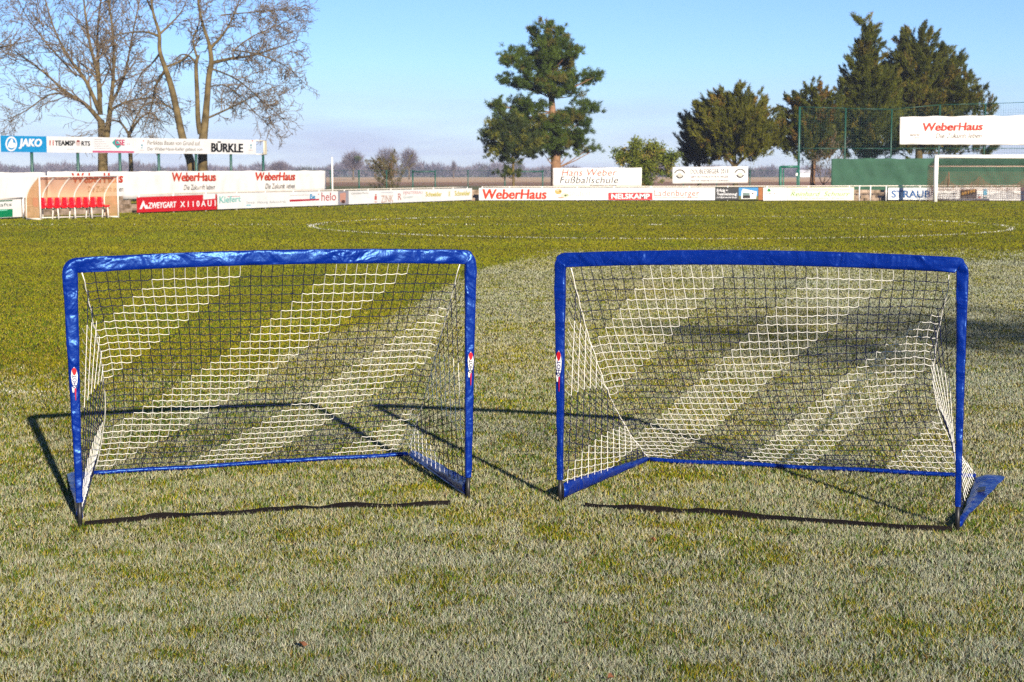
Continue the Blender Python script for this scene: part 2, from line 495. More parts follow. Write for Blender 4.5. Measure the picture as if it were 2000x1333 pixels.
# --- right row of boards
p = Panel(rowR, (935.5, 367.6, 391.4, 1079.6, 367.2, 391.2), 'advertising_board', 'white board with large orange-red bold lettering below the pine', 'board', G_BOARD, WHITE)
p.text('WeberHaus', (942, 370, 389.2, 1068, 370, 389.2), ink(222, 60, 28), 0.06, 0.12)
p.rect((985, 371.8, 373, 1008, 371.8, 373), ink(150, 165, 165)); p.rect((1040, 371.6, 372.6, 1062, 371.6, 372.6), ink(150, 165, 165))
p = Panel(rowR, (1080, 367.2, 391.2, 1186.6, 367.0, 391.0), 'advertising_board', 'white board with a cartoon-free food picture and very faint lettering', 'board', G_BOARD, WHITE)
p.o['label'] = 'white board with a small food picture and faint pink lettering'
p.oval(1090.5, 374.5, 7, 5.5, ink(225, 190, 110)); p.oval(1094, 374.2, 1.6, 1.6, ink(120, 95, 40), off=0.014); p.oval(1089, 371.8, 3, 2, ink(240, 220, 190), off=0.014)
p.oval(1095.5, 384.8, 6.5, 3.4, ink(235, 165, 140), a0=180, a1=360); p.oval(1103.5, 382, 8, 5, ink(245, 240, 205), off=0.007); p.oval(1104.5, 382.2, 2.4, 2.0, ink(60, 95, 35), off=0.014); p.oval(1108.5, 381.0, 1.4, 1.3, ink(110, 150, 70), off=0.014)
p.text('seufert', (1111.5, 371, 384, 1155, 371, 384), ink(240, 208, 200)); p.rect((1160, 378.6, 379.6, 1179, 378.6, 379.6), ink(220, 215, 210))
p = Panel(rowR, (1187, 367.0, 391.2, 1276, 366.8, 391.2), 'advertising_board', 'white board with a red box of white capitals', 'board', G_BOARD, WHITE)
p.rect((1188, 376.6, 390.9, 1274.4, 376.6, 390.9), RED); p.text('NELSKAMP', (1194, 379, 388.6, 1269, 379, 388.6), WHT, 0.05, 0.0, 1.0, 0.014)
p.text('Dachziegel - Betonsteine', (1192, 370.4, 373.4, 1270, 370.4, 373.4), ink(232, 205, 205))
p = Panel(rowR, (1276.4, 366.8, 391.2, 1396.6, 366.6, 391.2), 'advertising_board', 'white board with underlined angular orange lettering', 'board', G_BOARD, WHITE)
p.text('Ladenburger', (1278, 371.4, 387.4, 1366, 371.4, 387.4), ink(222, 96, 62), 0.0, 0.0, 1.05); p.rect((1278, 385.6, 386.6, 1365, 385.6, 386.6), ink(222, 96, 62))
for k in range(3): p.rect((1375, 374.4 + 4 * k, 375.2 + 4 * k, 1392, 374.4 + 4 * k, 375.2 + 4 * k), ink(235, 225, 220))
p = Panel(rowR, (1397, 366.6, 391.0, 1481, 366.4, 390.4), 'advertising_board', 'black board with white lettering and a photo of a white house', 'board', G_BOARD, BLACKB)
p.text('Erfolg =', (1400, 369.4, 376.8, 1421.5, 369.4, 376.8), WHT, 0.02); p.text('Teamleistung!', (1400, 376.8, 383.6, 1439.6, 376.8, 383.6), WHT, 0.02); p.text('Im Fußball wie beim Bauen!', (1400, 384.2, 387.4, 1439.4, 384.2, 387.4), WHT, 0.02)
p.rect((1443, 366.8, 386, 1480.6, 366.8, 386), ink(70, 160, 225)); p.rect((1443, 383, 390.2, 1480.6, 383, 390), ink(120, 125, 70), off=0.01)
p.poly([(1447.5, 388.8), (1448.5, 374), (1451, 369.2), (1478, 374.5), (1476.5, 388.5)], WHT, off=0.016); p.poly([(1450.5, 382.5), (1465, 382.0), (1465, 387.6), (1450.5, 387.8)], ink(30, 25, 20), off=0.022); p.poly([(1450.5, 376.6), (1464.5, 377.2), (1464.5, 382), (1450.5, 382.4)], ink(130, 155, 150), off=0.022); p.poly([(1468, 377), (1472, 377.4), (1472, 379.8), (1468, 379.6)], ink(60, 70, 80), off=0.022)
p = Panel(rowR, (1481.6, 366.6, 391, 1490, 366.6, 391), 'timber_screen', 'narrow rust-brown panel between the black board and the tree-logo board', 'screen', None, principled('rusty_wood', (0.26, 0.10, 0.035), 0.8, 0.2, 0.3, 4.0, 0.3, 20))
p = Panel(rowR, (1491, 366.6, 392.0, 1537.6, 366.6, 391.8), 'advertising_board', 'white board with a small green tree emblem', 'board', G_BOARD, WHITE)
p.poly([(1498, 374.6), (1499.4, 370.2), (1501.8, 367.8), (1504.2, 370.2), (1505.6, 374.6)], ink(10, 150, 60)); p.text('FORST KG', (1497, 376.6, 380.2, 1517, 376.6, 380.2), ink(225, 120, 100))
p = Panel(rowR, (1538, 366.6, 391.8, 1668, 366.2, 391.6), 'advertising_board', 'cream board with green italic script', 'board', G_BOARD, CREAM)
p.text('Reinhard  Schnurr', (1544, 374.6, 383.6, 1660, 374.4, 383.4), ink(95, 165, 85), 0.0, 0.35); p.text('Gipser- und Stuckateurbetrieb  Trockenbau', (1544, 369.8, 372.8, 1660, 369.6, 372.6), ink(205, 215, 150)); p.text('Telefon Fax', (1560, 386.2, 388.6, 1650, 386.2, 388.6), ink(235, 215, 170))
p = Panel(rowR, (1735, 367, 390.6, 1823.6, 367, 390.8), 'advertising_board', 'white board with bold blue capitals beside the white goal post', 'board', G_BOARD, WHITE)
p.text('STRAUB', (1741, 372.4, 386.6, 1817, 372.4, 386.6), ink(10, 105, 180), 0.03)
p = Panel(rowR, (1824, 366.6, 391.6, 1873, 366.6, 391.6), 'advertising_board', 'white board with lines of small black print behind the goal post', 'board', G_BOARD, WHITE)
p.text('LEON TAS', (1831, 370.0, 372.8, 1857, 370.0, 372.8), ink(140, 140, 135)); p.text('BLUMEN - bunt', (1828, 376.4, 379.6, 1869, 376.4, 379.6), ink(70, 75, 75)); p.text('Gärtnerei', (1828, 382.8, 385, 1868, 382.8, 385), ink(185, 180, 175)); p.rect((1824, 388.6, 391.4, 1873, 389.6, 391.4), ink(70, 75, 85))
p = Panel(rowR, (1873.4, 366.6, 391.6, 1933, 366.4, 391.8), 'advertising_board', 'board with a photo of golden loaves and a blue patch', 'board', G_BOARD, WHITE)
p.rect((1875.5, 371, 388.4, 1907.5, 370, 388.4), ink(48, 40, 32))
for k in range(5):
    p.oval(1880 + 5.6 * k, 378.6 - 1.5 * k, 2.6, 3.0, ink(225, 170, 70), 'picture', off=0.012)
p.poly([(1876, 388), (1877, 384), (1907, 378), (1907, 388)], ink(95, 95, 100), off=0.010); p.rect((1920, 369.5, 382, 1927.4, 369, 382), ink(110, 190, 225)); p.oval(1913, 386, 3.4, 2.4, ink(225, 150, 140)); p.rect((1920, 385, 388, 1927.4, 385, 388), ink(120, 150, 155)); p.rect((1873.4, 388.8, 391.4, 1932.6, 388.8, 391.6), ink(95, 105, 125))
p = Panel(rowR, (1933.4, 366.2, 392.0, 2090, 366.0, 392.6), 'advertising_board', 'blank white board under the goal net at the far right', 'board', G_BOARD, WHITE)
p.poly([(1950, 370), (1985, 378), (2085, 383), (2085, 384.5), (1985, 380)], ink(238, 226, 214))

# --- handrails carrying the boards
def rail(plane, posts, ytop0, ytop1, label):
    root = empty('barrier_rail', label, 'railing', 'tubular rails behind the boards')
    pts = [plane.hit(x, y) for x, y in posts]
    x0, x1 = posts[0][0], posts[-1][0]
    zs = [plane.hit(x, ytop0 + (ytop1 - ytop0) * (x - x0) / (x1 - x0))[1] for x, _ in posts]
    mb = MB(); mb.tube([plane.pt(s, z, -0.09) for (s, _), z in zip(pts, zs)], 0.03, 8); mb.build('rail', GALV, root)
    for (s, _), z in zip(pts, zs):
        mb = MB(); mb.tube([plane.pt(s, -0.02, -0.09), plane.pt(s, z + 0.03, -0.09)], 0.035, 8); mb.build('post', PALE, root)
rail(rowL, [(265, 0), (333, 0), (397, 0), (458, 0), (515, 0), (570, 0), (621, 0), (671, 0), (718, 0), (763, 0), (806, 0), (847, 0), (886, 0), (914, 0)], 379.6, 366.0, 'pipe rail behind the boards receding from the team shelter')
rail(rowL, [(-60, 0), (36, 0)], 392.5, 387.4, 'short pipe rail behind the green and white board')
rail(rowR, [(941, 0), (995, 0), (1060, 0), (1129, 0), (1202, 0), (1275, 0), (1351, 0), (1427, 0), (1505, 0), (1587, 0), (1668, 0), (1688, 0), (1710, 0), (1741, 0), (1808, 0), (1880, 0), (1950, 0), (2060, 0)], 365.4, 362.8, 'long pipe rail behind the boards below the evergreens')

# --- long banners on the left
W1 = Panel(banL, (-60, 337, 399, 90.5, 337, 396.2), 'banner', 'blank white banner left of the team shelter roof', 'banner', 'white fabric banners', PVC, 0.01, 0.05, 30, 6, 1)
W2 = Panel(banL, (92.5, 336, 396, 636, 333.6, 373.6), 'banner', 'long white banner with three orange names behind the team shelter', 'banner', 'white fabric banners', PVC, 0.01, 0.07, 110, 6, 2)
W2.text('WeberHaus', (140, 338.5, 358, 240, 338, 357), CORAL, 0.045, 0.0)
W2.text('Die Zukunft leben', (170, 364, 376, 240, 364, 374), GREYT, 0.0, 0.2)
W2.text('WeberHaus', (334, 337.5, 354.5, 420, 337.2, 353.6), CORAL, 0.045, 0.0)
W2.text('Die Zukunft leben', (357, 361, 371.4, 418, 360.4, 370), GREYT, 0.0, 0.2)
W2.text('WeberHaus', (498.5, 337, 353, 576, 336.6, 352.4), CORAL, 0.045, 0.1)
W2.text('Die Zukunft leben', (517, 358.6, 369, 575, 358.4, 368), GREYT, 0.0, 0.2)
root = empty('banner_stand', 'low row of pale posts carrying the long white banners', 'stand')
for x in (-40, 60, 130, 220, 300, 375, 445, 510, 570, 625):
    s, z = banL.hit(x, 336); mb = MB(); mb.tube([banL.pt(s, -0.05, -0.12), banL.pt(s, z - 0.05, -0.12)], 0.03, 6); mb.build('post', PALE, root)

# --- high hoarding on green posts
G_H = 'panels of the high hoarding'
def hq(x0, x1):     # top/bottom edge of the hoarding measured along it
    top = lambda x: 265.2 + (x / 500.0) * 8.6
    bot = lambda x: 297.2 + (x / 500.0) * 4.8
    return (x0, top(x0), bot(x0), x1, top(x1), bot(x1))
p = Panel(hoaL, hq(-60, 0.5), 'advertising_hoarding', 'plain white hoarding panel cut by the picture edge', 'hoarding', G_H, WHITE)
p = Panel(hoaL, hq(1.5, 90.6), 'advertising_hoarding', 'cyan hoarding panel with white oval emblem and bold lettering', 'hoarding', G_H, CYAN)
p.oval(21.7, 281.4, 11.4, 14.6, WHT); p.oval(21.7, 281.4, 8.6, 11.4, CYAN, off=0.014); p.poly([(14.5, 287.6), (16, 279.6), (22, 270.6), (24.5, 273.4), (25, 279), (29, 280), (30, 287.6), (22, 290)], WHT, off=0.02)
p.text('JAKO', (36, 271, 291, 81.5, 272, 291.4), WHT, 0.06, 0.14)
p = Panel(hoaL, hq(91.2, 179.6), 'advertising_hoarding', 'white hoarding panel with black capitals after a red number', 'hoarding', G_H, WHITE)
p.text('11', (96.4, 274.4, 284.2, 104.4, 274.6, 284.4), ink(215, 70, 50), 0.03); p.text('TEAMSP', (106.5, 274.8, 284.6, 146, 275, 284.8), INK, 0.045); p.text('RTS', (158.5, 276, 285, 175.6, 276.2, 285.2), INK, 0.04)
p.oval(152.4, 279.8, 4.6, 5.4, ink(238, 215, 208)); p.oval(152.4, 276, 3.2, 1.8, ink(170, 55, 50), off=0.014); p.rect((131, 291.4, 292.4, 144, 291.4, 292.4), ink(215, 215, 215))
p = Panel(hoaL, hq(180, 262), 'advertising_hoarding', 'white hoarding panel with pink letters on a teal diamond', 'hoarding', G_H, WHITE)
for k in range(5): p.rect((184, 272.6 + 4.2 * k, 273.6 + 4.2 * k, 200 + 4 * k, 272.6 + 4.2 * k, 273.6 + 4.2 * k), ink(205, 200, 205))
p.poly([(218.5, 279), (225, 271.8), (237, 284), (230, 290.6)], ink(70, 195, 190)); p.text('CSE', (223.8, 272.6, 284.2, 242.6, 273.2, 284.2), ink(230, 40, 110), 0.03, off=0.02)
p.rect((180.5, 294.6, 298.4, 261.6, 295.6, 299.2), ink(235, 110, 150)); p.text('AG', (247, 280, 283, 253, 280, 283), ink(225, 190, 200))
p = Panel(hoaL, hq(263.4, 499.5), 'advertising_hoarding', 'long white hoarding panel with large black capitals', 'hoarding', G_H, WHITE)
p.text('Perfektes Bauen von Grund auf.', (287.5, 274.6, 282.8, 391, 276.2, 284.6), ink(150, 140, 120), 0.0, 0.1); p.text('Der WeberHaus-Keller gebaut von', (287.5, 288, 296, 395, 288.8, 297), ink(140, 132, 120), 0.0, 0.1)
p.text('BÜRKLE', (412, 276, 297, 474.5, 277.6, 298.4), INK, 0.05)
for cx in (277, 490): p.oval(cx, 284, 1.6, 2, ink(90, 180, 205)); p.oval(cx, 289, 1.6, 1.4, ink(150, 205, 220)); p.oval(cx + 3, 275.6, 1.4, 1.2, ink(225, 130, 130)); p.rect((cx - 4, 293.4, 294.2, cx + 4, 293.4, 294.2), ink(225, 200, 200))
root = empty('hoarding_stand', 'row of green posts with an open grey end carrying the high hoarding', 'stand')
for x in (-28, 65, 155, 237, 313, 386, 454, 517):
    s, z = hoaL.hit(x, 265 + x / 500 * 8.6)
    mb = MB(); mb.tube([hoaL.pt(s, -0.05, -0.12), hoaL.pt(s, z - 0.03 if x < 500 else hoaL.hit(x, 303)[1], -0.12)], 0.07, 8); mb.build('post', GREENP, root)
sA, zA = hoaL.hit(499.5, 274.6); sB, zB = hoaL.hit(521, 275.6); sC, zC = hoaL.hit(521, 302)
for a, c in (((sA, zA), (sB, zB)), ((sA, zC), (sB, zC)), ((sB, zC), (sB, zB)), ((sB - 0.25, zC), (sB - 0.25, zB))):
    mb = MB(); mb.tube([hoaL.pt(a[0], a[1], -0.05), hoaL.pt(c[0], c[1], -0.05)], 0.035, 6); mb.build('frame_bar', GALV, root)
mb = MB(); mb.box8([hoaL.pt(sB - 0.24, zC, 0.02), hoaL.pt(sB - 0.04, zC, 0.02), hoaL.pt(sB - 0.04, zC, -0.05), hoaL.pt(sB - 0.24, zC, -0.05), hoaL.pt(sB - 0.24, zB, 0.02), hoaL.pt(sB - 0.04, zB, 0.02), hoaL.pt(sB - 0.04, zB, -0.05), hoaL.pt(sB - 0.24, zB, -0.05)]); mb.build('end_plate', principled('beige_plate', (0.42, 0.38, 0.28), 0.6, 0.3), root)

# --- banners on the right
p = Panel(banR, (1080, 328.6, 364.4, 1253.4, 328.2, 364.2), 'banner', 'white banner with coral and grey lettering below the pine', 'banner', 'white fabric banners', PVC, 0.01, 0.035, 40, 6, 3)
p.text('Hans Weber', (1097, 330.6, 343.8, 1205, 330.4, 343.6), ink(228, 110, 85), 0.0, 0.2, 1.05); p.text('Fußballschule', (1093.5, 345, 358.4, 1207.6, 345, 358.2), ink(70, 70, 72), 0.0, 0.2, 1.05); p.text('Rheinau u. Linx', (1152, 360.4, 363.8, 1205, 360.4, 363.8), ink(130, 120, 105), 0.0, 0.2)
p = Panel(banR, (1313.6, 327.0, 359.4, 1461, 325.4, 357.8), 'banner', 'white banner with two round crests and dark capitals', 'banner', 'white fabric banners', PVC, 0.01, 0.03, 40, 6, 4)
for cx, cy in ((1327.6, 341.8), (1445.6, 340.6)):
    for k in range(9):
        a = math.radians(25 + 16.2 * k)
        p.oval(cx + 10 * math.cos(a), cy - 9.4 * math.sin(a), 1.3, 1.2, ink(70, 68, 66), 'crest')
    p.oval(cx, cy, 7.6, 7.4, ink(45, 43, 42), 'crest', a0=190, a1=350, ring=0.72); p.oval(cx, cy, 11.6, 11.2, ink(190, 184, 176), 'crest', a0=0, a1=360, ring=0.95)
    p.oval(cx, cy + 0.5, 4.8, 4.6, ink(226, 220, 205), 'crest', off=0.004)
p.text('DOUBLESIEGER 2018', (1349, 330.8, 340, 1423, 330.2, 339.2), ink(95, 88, 84), 0.0, 0.0, 1.1); p.text('SBFV-ROTHAUS-POKALSIEGER', (1349.5, 343.2, 348, 1423, 342.8, 347.4), ink(165, 152, 145)); p.text('MEISTER VERBANDSLIGA SÜDBADEN', (1349.5, 350.8, 354.8, 1423, 350.4, 354.2), ink(150, 138, 128))
p = Panel(fenR, (1758.4, 228.4, 282.6, 2060, 225.6, 283.8), 'banner', 'large white banner high on the green ball-stop fence', 'banner', 'white fabric banners', PVC, 0.01, 0.10, 80, 14, 5)
p.text('WeberHaus', (1802.5, 240.2, 256.4, 1919.5, 239.4, 254.8), ink(226, 62, 34), 0.05, 0.14); p.text('Die Zukunft leben', (1828, 260.8, 270.6, 1917, 260.0, 269.8), ink(150, 140, 132), 0.0, 0.25)
p.text('www', (1778, 262.4, 266.4, 1797, 262.0, 266), ink(150, 140, 130), 0, 0.3); p.text('Info', (1786, 267.6, 271, 1797, 267.4, 270.8), ink(165, 155, 145), 0, 0.3)

# --- ball-stop fence with green windbreak
root = empty('ball_stop_fence', 'tall green ball-stop fence in front of the dark conifers', 'fence')
tops = {1562: 209, 1652: 212, 1742: 214, 1836: 205, 1925: 203, 2010: 200, 2080: 199}
for x, y in tops.items():
    a = at(x, y, 101.25); mb = MB(); mb.tube([(a.x, a.y, -0.05), a], 0.045 if x > 1562 else 0.075, 8); mb.build('post', GREENP, root)
xs = sorted(tops)
for a, c in zip(xs[:-1], xs[1:]):
    for dy in (0, 82):
        ya, yc = (tops[a], tops[c]) if dy == 0 else (290.5, 290.5)
        mb = MB(); mb.tube([at(a, ya, 101.25), at(c, yc, 101.25)], 0.022, 6); mb.build('rail', GREENP, root)
mb = MB(); mb.tube([at(1565, 212, 101.2), at(1650, 288, 101.2)], 0.006, 4); mb.build('brace_wire', GREENP, root)
mb = MB()
pa, pb = at(1562, 211, 101.3), at(2080, 202, 101.3)
k = 0; x = pa.x
while x < pb.x:
    zt = pa.z + (pb.z - pa.z) * (x - pa.x) / (pb.x - pa.x)
    mb.tube([(x, 101.3, 2.2), (x, 101.3, zt)], 0.004, 3, 0, False); x += 0.16
z = 2.2
while z < pa.z:
    mb.tube([(pa.x, 101.3, z), (pb.x, 101.3, z)], 0.004, 3, 0, False); z += 0.16
tag(mb.build('wire_mesh', GREENP, root), kind='stuff')
tarp = principled('windbreak_fabric', (0.028, 0.078, 0.046), 0.8, 0.2, 0.18, 1.4, 0.3, 14)
p = Panel(Plane((0, 100.6), (1, 0)), (1624, 310.4, 384, 2090, 308.4, 386), 'windbreak', 'green fabric windbreak stretched along the foot of the tall fence', 'windbreak', None, tarp, 0.01, 0.12, 110, 12, 8)

# gate in the fence
root = empty('garden_gate', 'green metal gate frame beside the tall fence', 'gate')
for a, c, r in (((1524, 400), (1524, 325.5), 0.10), ((1560, 400), (1560, 325.5), 0.07), ((1524, 326.5), (1560, 326.0), 0.09), ((1530, 400), (1530, 331), 0.05), ((1556.5, 400), (1556.5, 331), 0.04)):
    A, B = at(*a, 101.0), at(*c, 101.0); A.z = max(A.z, -0.05)
    mb = MB(); mb.tube([A, B], r, 6); mb.build('frame_bar', principled('gate_green', (0.012, 0.105, 0.068), 0.45, 0.5, 0.12), root)
mb = MB(); a = at(1556, 341, 100.85); mb.box(a, 0.12, 0.08, 0.16); mb.build('lock_box', PALE, root)

# low boundary fence
root = empty('boundary_fence', 'low green wire fence between the pitch and the fields', 'fence')
fx = [560, 598, 645, 701, 755, 806, 850, 914, 986, 1060, 1110, 1180, 1260, 1335, 1400, 1465, 1524]
pp = []
for x in fx:
    a = at(x, 332.5, 103.5); pp.append(a); mb = MB(); mb.tube([(a.x, a.y, -0.05), a], 0.055 if x in (806, 850, 986, 1060, 701) else 0.04, 6); mb.build('post', GREENP, root)
mb = MB()
for i in range(len(pp) - 1):
    mb.tube([pp[i] - Vector((0, 0, 0.03)), pp[i + 1] - Vector((0, 0, 0.03))], 0.010, 4, 0, False)
xa, xb = pp[0].x, pp[-1].x
z = 0.1
while z < pp[0].z: mb.tube([(xa, 103.5, z), (xb, 103.5, z)], 0.0035, 3, 0, False); z += 0.12
x = xa
while x < xb: mb.tube([(x, 103.5, 0.05), (x, 103.5, pp[0].z - 0.02)], 0.003, 3, 0, False); x += 0.12
tag(mb.build('wire_mesh', GREENP, root), kind='stuff')
for a, c in ((806, 850), (986, 1060)):
    mb = MB(); mb.tube([at(a, 336.2, 103.4), at(c, 335.6, 103.4)], 0.045, 6); mb.build('cross_bar', GREENP, root)
mb = MB(); a = at(648.6, 308.5, 100.0); mb.tube([(a.x, 100.0, -0.05), (a.x, 100.0, a.z)], [0.06, 0.05], 8); mb.add([(a.x - 0.05, 100, a.z), (a.x + 0.05, 100, a.z), (a.x, 100.05, a.z + 0.08), (a.x, 99.95, a.z + 0.08)], [(0, 1, 2), (0, 3, 1), (1, 3, 2), (0, 2, 3)])
tag(mb.build('flag_pole', PALE), 'slim white pole at the end of the long banner', 'pole')

# stone terraces behind the boards
STONE = bpy.data.materials.new('terrace_stone'); STONE.use_nodes = True
t = STONE.node_tree; b = t.nodes['Principled BSDF']; b.inputs['Roughness'].default_value = 0.9
tc = N(t, 'ShaderNodeTexCoord'); n1 = N(t, 'ShaderNodeTexNoise'); n1.inputs['Scale'].default_value = 2.6; n1.inputs['Detail'].default_value = 7
cr = N(t, 'ShaderNodeValToRGB'); cr.color_ramp.elements[0].position = 0.35; cr.color_ramp.elements[0].color = (0.10, 0.065, 0.03, 1); cr.color_ramp.elements[1].position = 0.68; cr.color_ramp.elements[1].color = (0.36, 0.27, 0.20, 1)
bp = N(t, 'ShaderNodeBump'); bp.inputs['Strength'].default_value = 0.8; bp.inputs['Distance'].default_value = 0.1
t.links.new(tc.outputs['Object'], n1.inputs['Vector']); t.links.new(n1.outputs['Fac'], cr.inputs['Fac']); t.links.new(cr.outputs['Color'], b.inputs['Base Color']); t.links.new(n1.outputs['Fac'], bp.inputs['Height']); t.links.new(bp.outputs['Normal'], b.inputs['Normal'])
def terrace(plane, x0, x1, n, label, off0=1.0, rise=0.17):
    root = empty('stone_terrace', label, 'terrace')
    s0 = plane.hit(x0, 395)[0]; s1 = plane.hit(x1, 395)[0]
    for k in range(n):
        L_ = s1 - s0; m = max(2, int(L_ / 1.15)); 
        for i in range(m):       # blocks of a step
            a = s0 + L_ * i / m + 0.012; c = s0 + L_ * (i + 1) / m - 0.012
            o0 = -(off0 + 0.38 * k) + random.uniform(-0.02, 0.02); o1 = o0 - 0.46
            z0, z1 = rise * k - 0.02, rise * (k + 1) + random.uniform(-0.015, 0.015)
            key = 'block'
            mb = MB(); q = [plane.pt(a, z0, o0), plane.pt(c, z0, o0), plane.pt(c, z0, o1), plane.pt(a, z0, o1)]
            mb.box8(q + [v + Vector((0, 0, z1 - z0)) for v in q]); mb.build('stone_block', STONE, root)
terrace(rowL, -60, 345, 4, 'weathered stone terrace steps behind the team shelter', 1.55)
terrace(rowR, 1655, 1760, 4, 'weathered stone terrace steps seen through the railing gap', 0.7, 0.16)
terrace(rowR, 905, 965, 4, 'weathered stone steps seen between the two rows of boards', 0.7, 0.16)

# ------------------------------------------------------------------ team shelter
poly = bpy.data.materials.new('tinted_polycarbonate'); poly.use_nodes = True
t = poly.node_tree; b = t.nodes['Principled BSDF']; b.inputs['Base Color'].default_value = (0.60, 0.38, 0.18, 1); b.inputs['Roughness'].default_value = 0.25
tr = N(t, 'ShaderNodeBsdfTransparent'); tr.inputs['Color'].default_value = (0.82, 0.60, 0.48, 1); mx = N(t, 'ShaderNodeMixShader')
n1 = N(t, 'ShaderNodeTexNoise'); n1.inputs['Scale'].default_value = 3; mr = N(t, 'ShaderNodeMapRange'); mr.inputs['To Min'].default_value = 0.42; mr.inputs['To Max'].default_value = 0.68
t.links.new(n1.outputs['Fac'], mr.inputs['Value']); t.links.new(mr.outputs['Result'], mx.inputs[0]); t.links.new(tr.outputs[0], mx.inputs[1]); t.links.new(b.outputs[0], mx.inputs[2]); t.links.new(mx.outputs[0], t.nodes['Material Output'].inputs['Surface'])
SEATM = principled('red_seat_plastic', srgb(215, 10, 25), 0.35, 0.5, 0.08, 4)
ALU = principled('shelter_aluminium', (0.62, 0.58, 0.52), 0.4, 0.5, 0.08, 6)
sh = empty('team_shelter', 'clear curved team shelter with a row of red seats', 'team shelter')
d = Vector((0.55, 0.835, 0)); n_ = Vector((0.835, -0.55, 0))          # along, towards the pitch
fl = gnd(79.5, 430.5); Ls = 3.02 * S; DEP = 0.62 * S
HT = at(79, 345, fl.y).z
def sp(s, w, z): return fl + d * s - n_ * w + Vector((0, 0, z))
arc = [(DEP, 0.0), (DEP, 0.45), (DEP * 0.99, 0.75)] + [(DEP * (1 - 0.98 * math.sin(a) ** 1.25), 0.75 + (HT - 0.75) * math.sin(a) ** 0.8) for a in np.linspace(0.15, math.pi / 2, 9)] 
arc = [(w, z) for w, z in arc]
arc[-1] = (0.0, HT)
for k in range(6):
    s = Ls * k / 5
    mb = MB(); mb.tube([sp(s, w, z) for w, z in arc], 0.022, 6); mb.build('rib', ALU, sh)
for k in range(5):
    mb = MB(); a, c = Ls * k / 5 + 0.02, Ls * (k + 1) / 5 - 0.02
    vs = []
    for w, z in arc[1:]: vs += [sp(a, w + 0.02, z + 0.012), sp(c, w + 0.02, z + 0.012)]
    mb.add(vs, [(2 * i, 2 * i + 1, 2 * i + 3, 2 * i + 2) for i in range(len(arc) - 2)], 0, True); mb.build('roof_pane', poly, sh)
for s in (0.0, Ls):
    mb = MB(); q = [sp(s, 0, 0.05), sp(s, DEP, 0.05)] + [sp(s, w, z) for w, z in arc[2:]]
    mb.add(q, [tuple(range(len(q)))]); mb.build('side_pane', poly, sh)
    mb = MB(); mb.tube([sp(s, 0, -0.02), sp(s, 0, HT)], 0.032, 6); mb.build('front_post', ALU, sh)
    mb = MB(); mb.tube([sp(s, 0, 0.04), sp(s, DEP, 0.04)], 0.03, 6); mb.build('sill', ALU, sh)
for w, z in ((0.0, HT), (DEP * 0.35, arc[8][1]), (DEP, 0.06), (DEP, 0.5)):
    mb = MB(); mb.tube([sp(0, w, z), sp(Ls, w, z)], 0.024, 6); mb.build('long_rail', ALU, sh)
mb = MB(); mb.tube([sp(0.05, 0.40, 0.40), sp(Ls - 0.05, 0.40, 0.40)], 0.03, 6); mb.build('bench_beam', ALU, sh)
seat_me = None
ns = 10
for k in range(ns):
    s = 0.10 + (Ls - 0.3) * (k + 0.5) / ns
    if seat_me is None:
        mb = MB(); w2 = 0.145
        prof = [(-0.20, 0.43), (-0.17, 0.455), (0.05, 0.445), (0.13, 0.47), (0.165, 0.56), (0.18, 0.74), (0.185, 0.78)]   # front to back
        vs = []
        for yy, zz in prof:
            sc = 1.0 if zz < 0.7 else 0.86
            for xx in (-w2 * sc, -w2 * 0.6 * sc, w2 * 0.6 * sc, w2 * sc):
                lift = 0.03 if abs(xx) > w2 * 0.7 * sc and zz < 0.6 else 0.0
                fwd = -0.03 if abs(xx) > w2 * 0.7 * sc and zz > 0.5 else 0.0
                vs.append((xx, yy + fwd, zz + lift))
        top = len(vs); vs += [(a, b_ + (0.02 if c > 0.5 else 0), c - (0.02 if c < 0.5 else 0)) for a, b_, c in vs]
        fs = []
        for i in range(len(prof) - 1):
            for j in range(3):
                q = (i * 4 + j, i * 4 + j + 1, (i + 1) * 4 + j + 1, (i + 1) * 4 + j)
                fs.append(q); fs.append(tuple(top + z for z in q[::-1]))
            fs.append((i * 4, (i + 1) * 4, top + (i + 1) * 4, top + i * 4)); fs.append((i * 4 + 3, top + i * 4 + 3, top + (i + 1) * 4 + 3, (i + 1) * 4 + 3))
        e = (len(prof) - 1) * 4
        for j in range(3):
            fs.append((j, top + j, top + j + 1, j + 1)); fs.append((e + j, e + j + 1, top + e + j + 1, top + e + j))
        mb.add(vs, fs, 0, False)
        so_ = mb.build('seat', SEATM, sh); seat_me = so_.data
    else:
        so_ = bpy.data.objects.new('seat', seat_me); COL.objects.link(so_); so_.parent = sh
    so_.location = sp(s, 0.40, 0); so_.rotation_euler = (0, 0, math.atan2(d.y, d.x))
for k in range(5):
    s = 0.22 + (Ls - 0.5) * k / 4
    mb = MB(); mb.tube([sp(s, 0.26, 0.41), sp(s, 0.22, 0.0), sp(s, 0.56, 0.0), sp(s, 0.50, 0.41)], 0.026, 6); mb.build('bench_leg', ALU, sh)

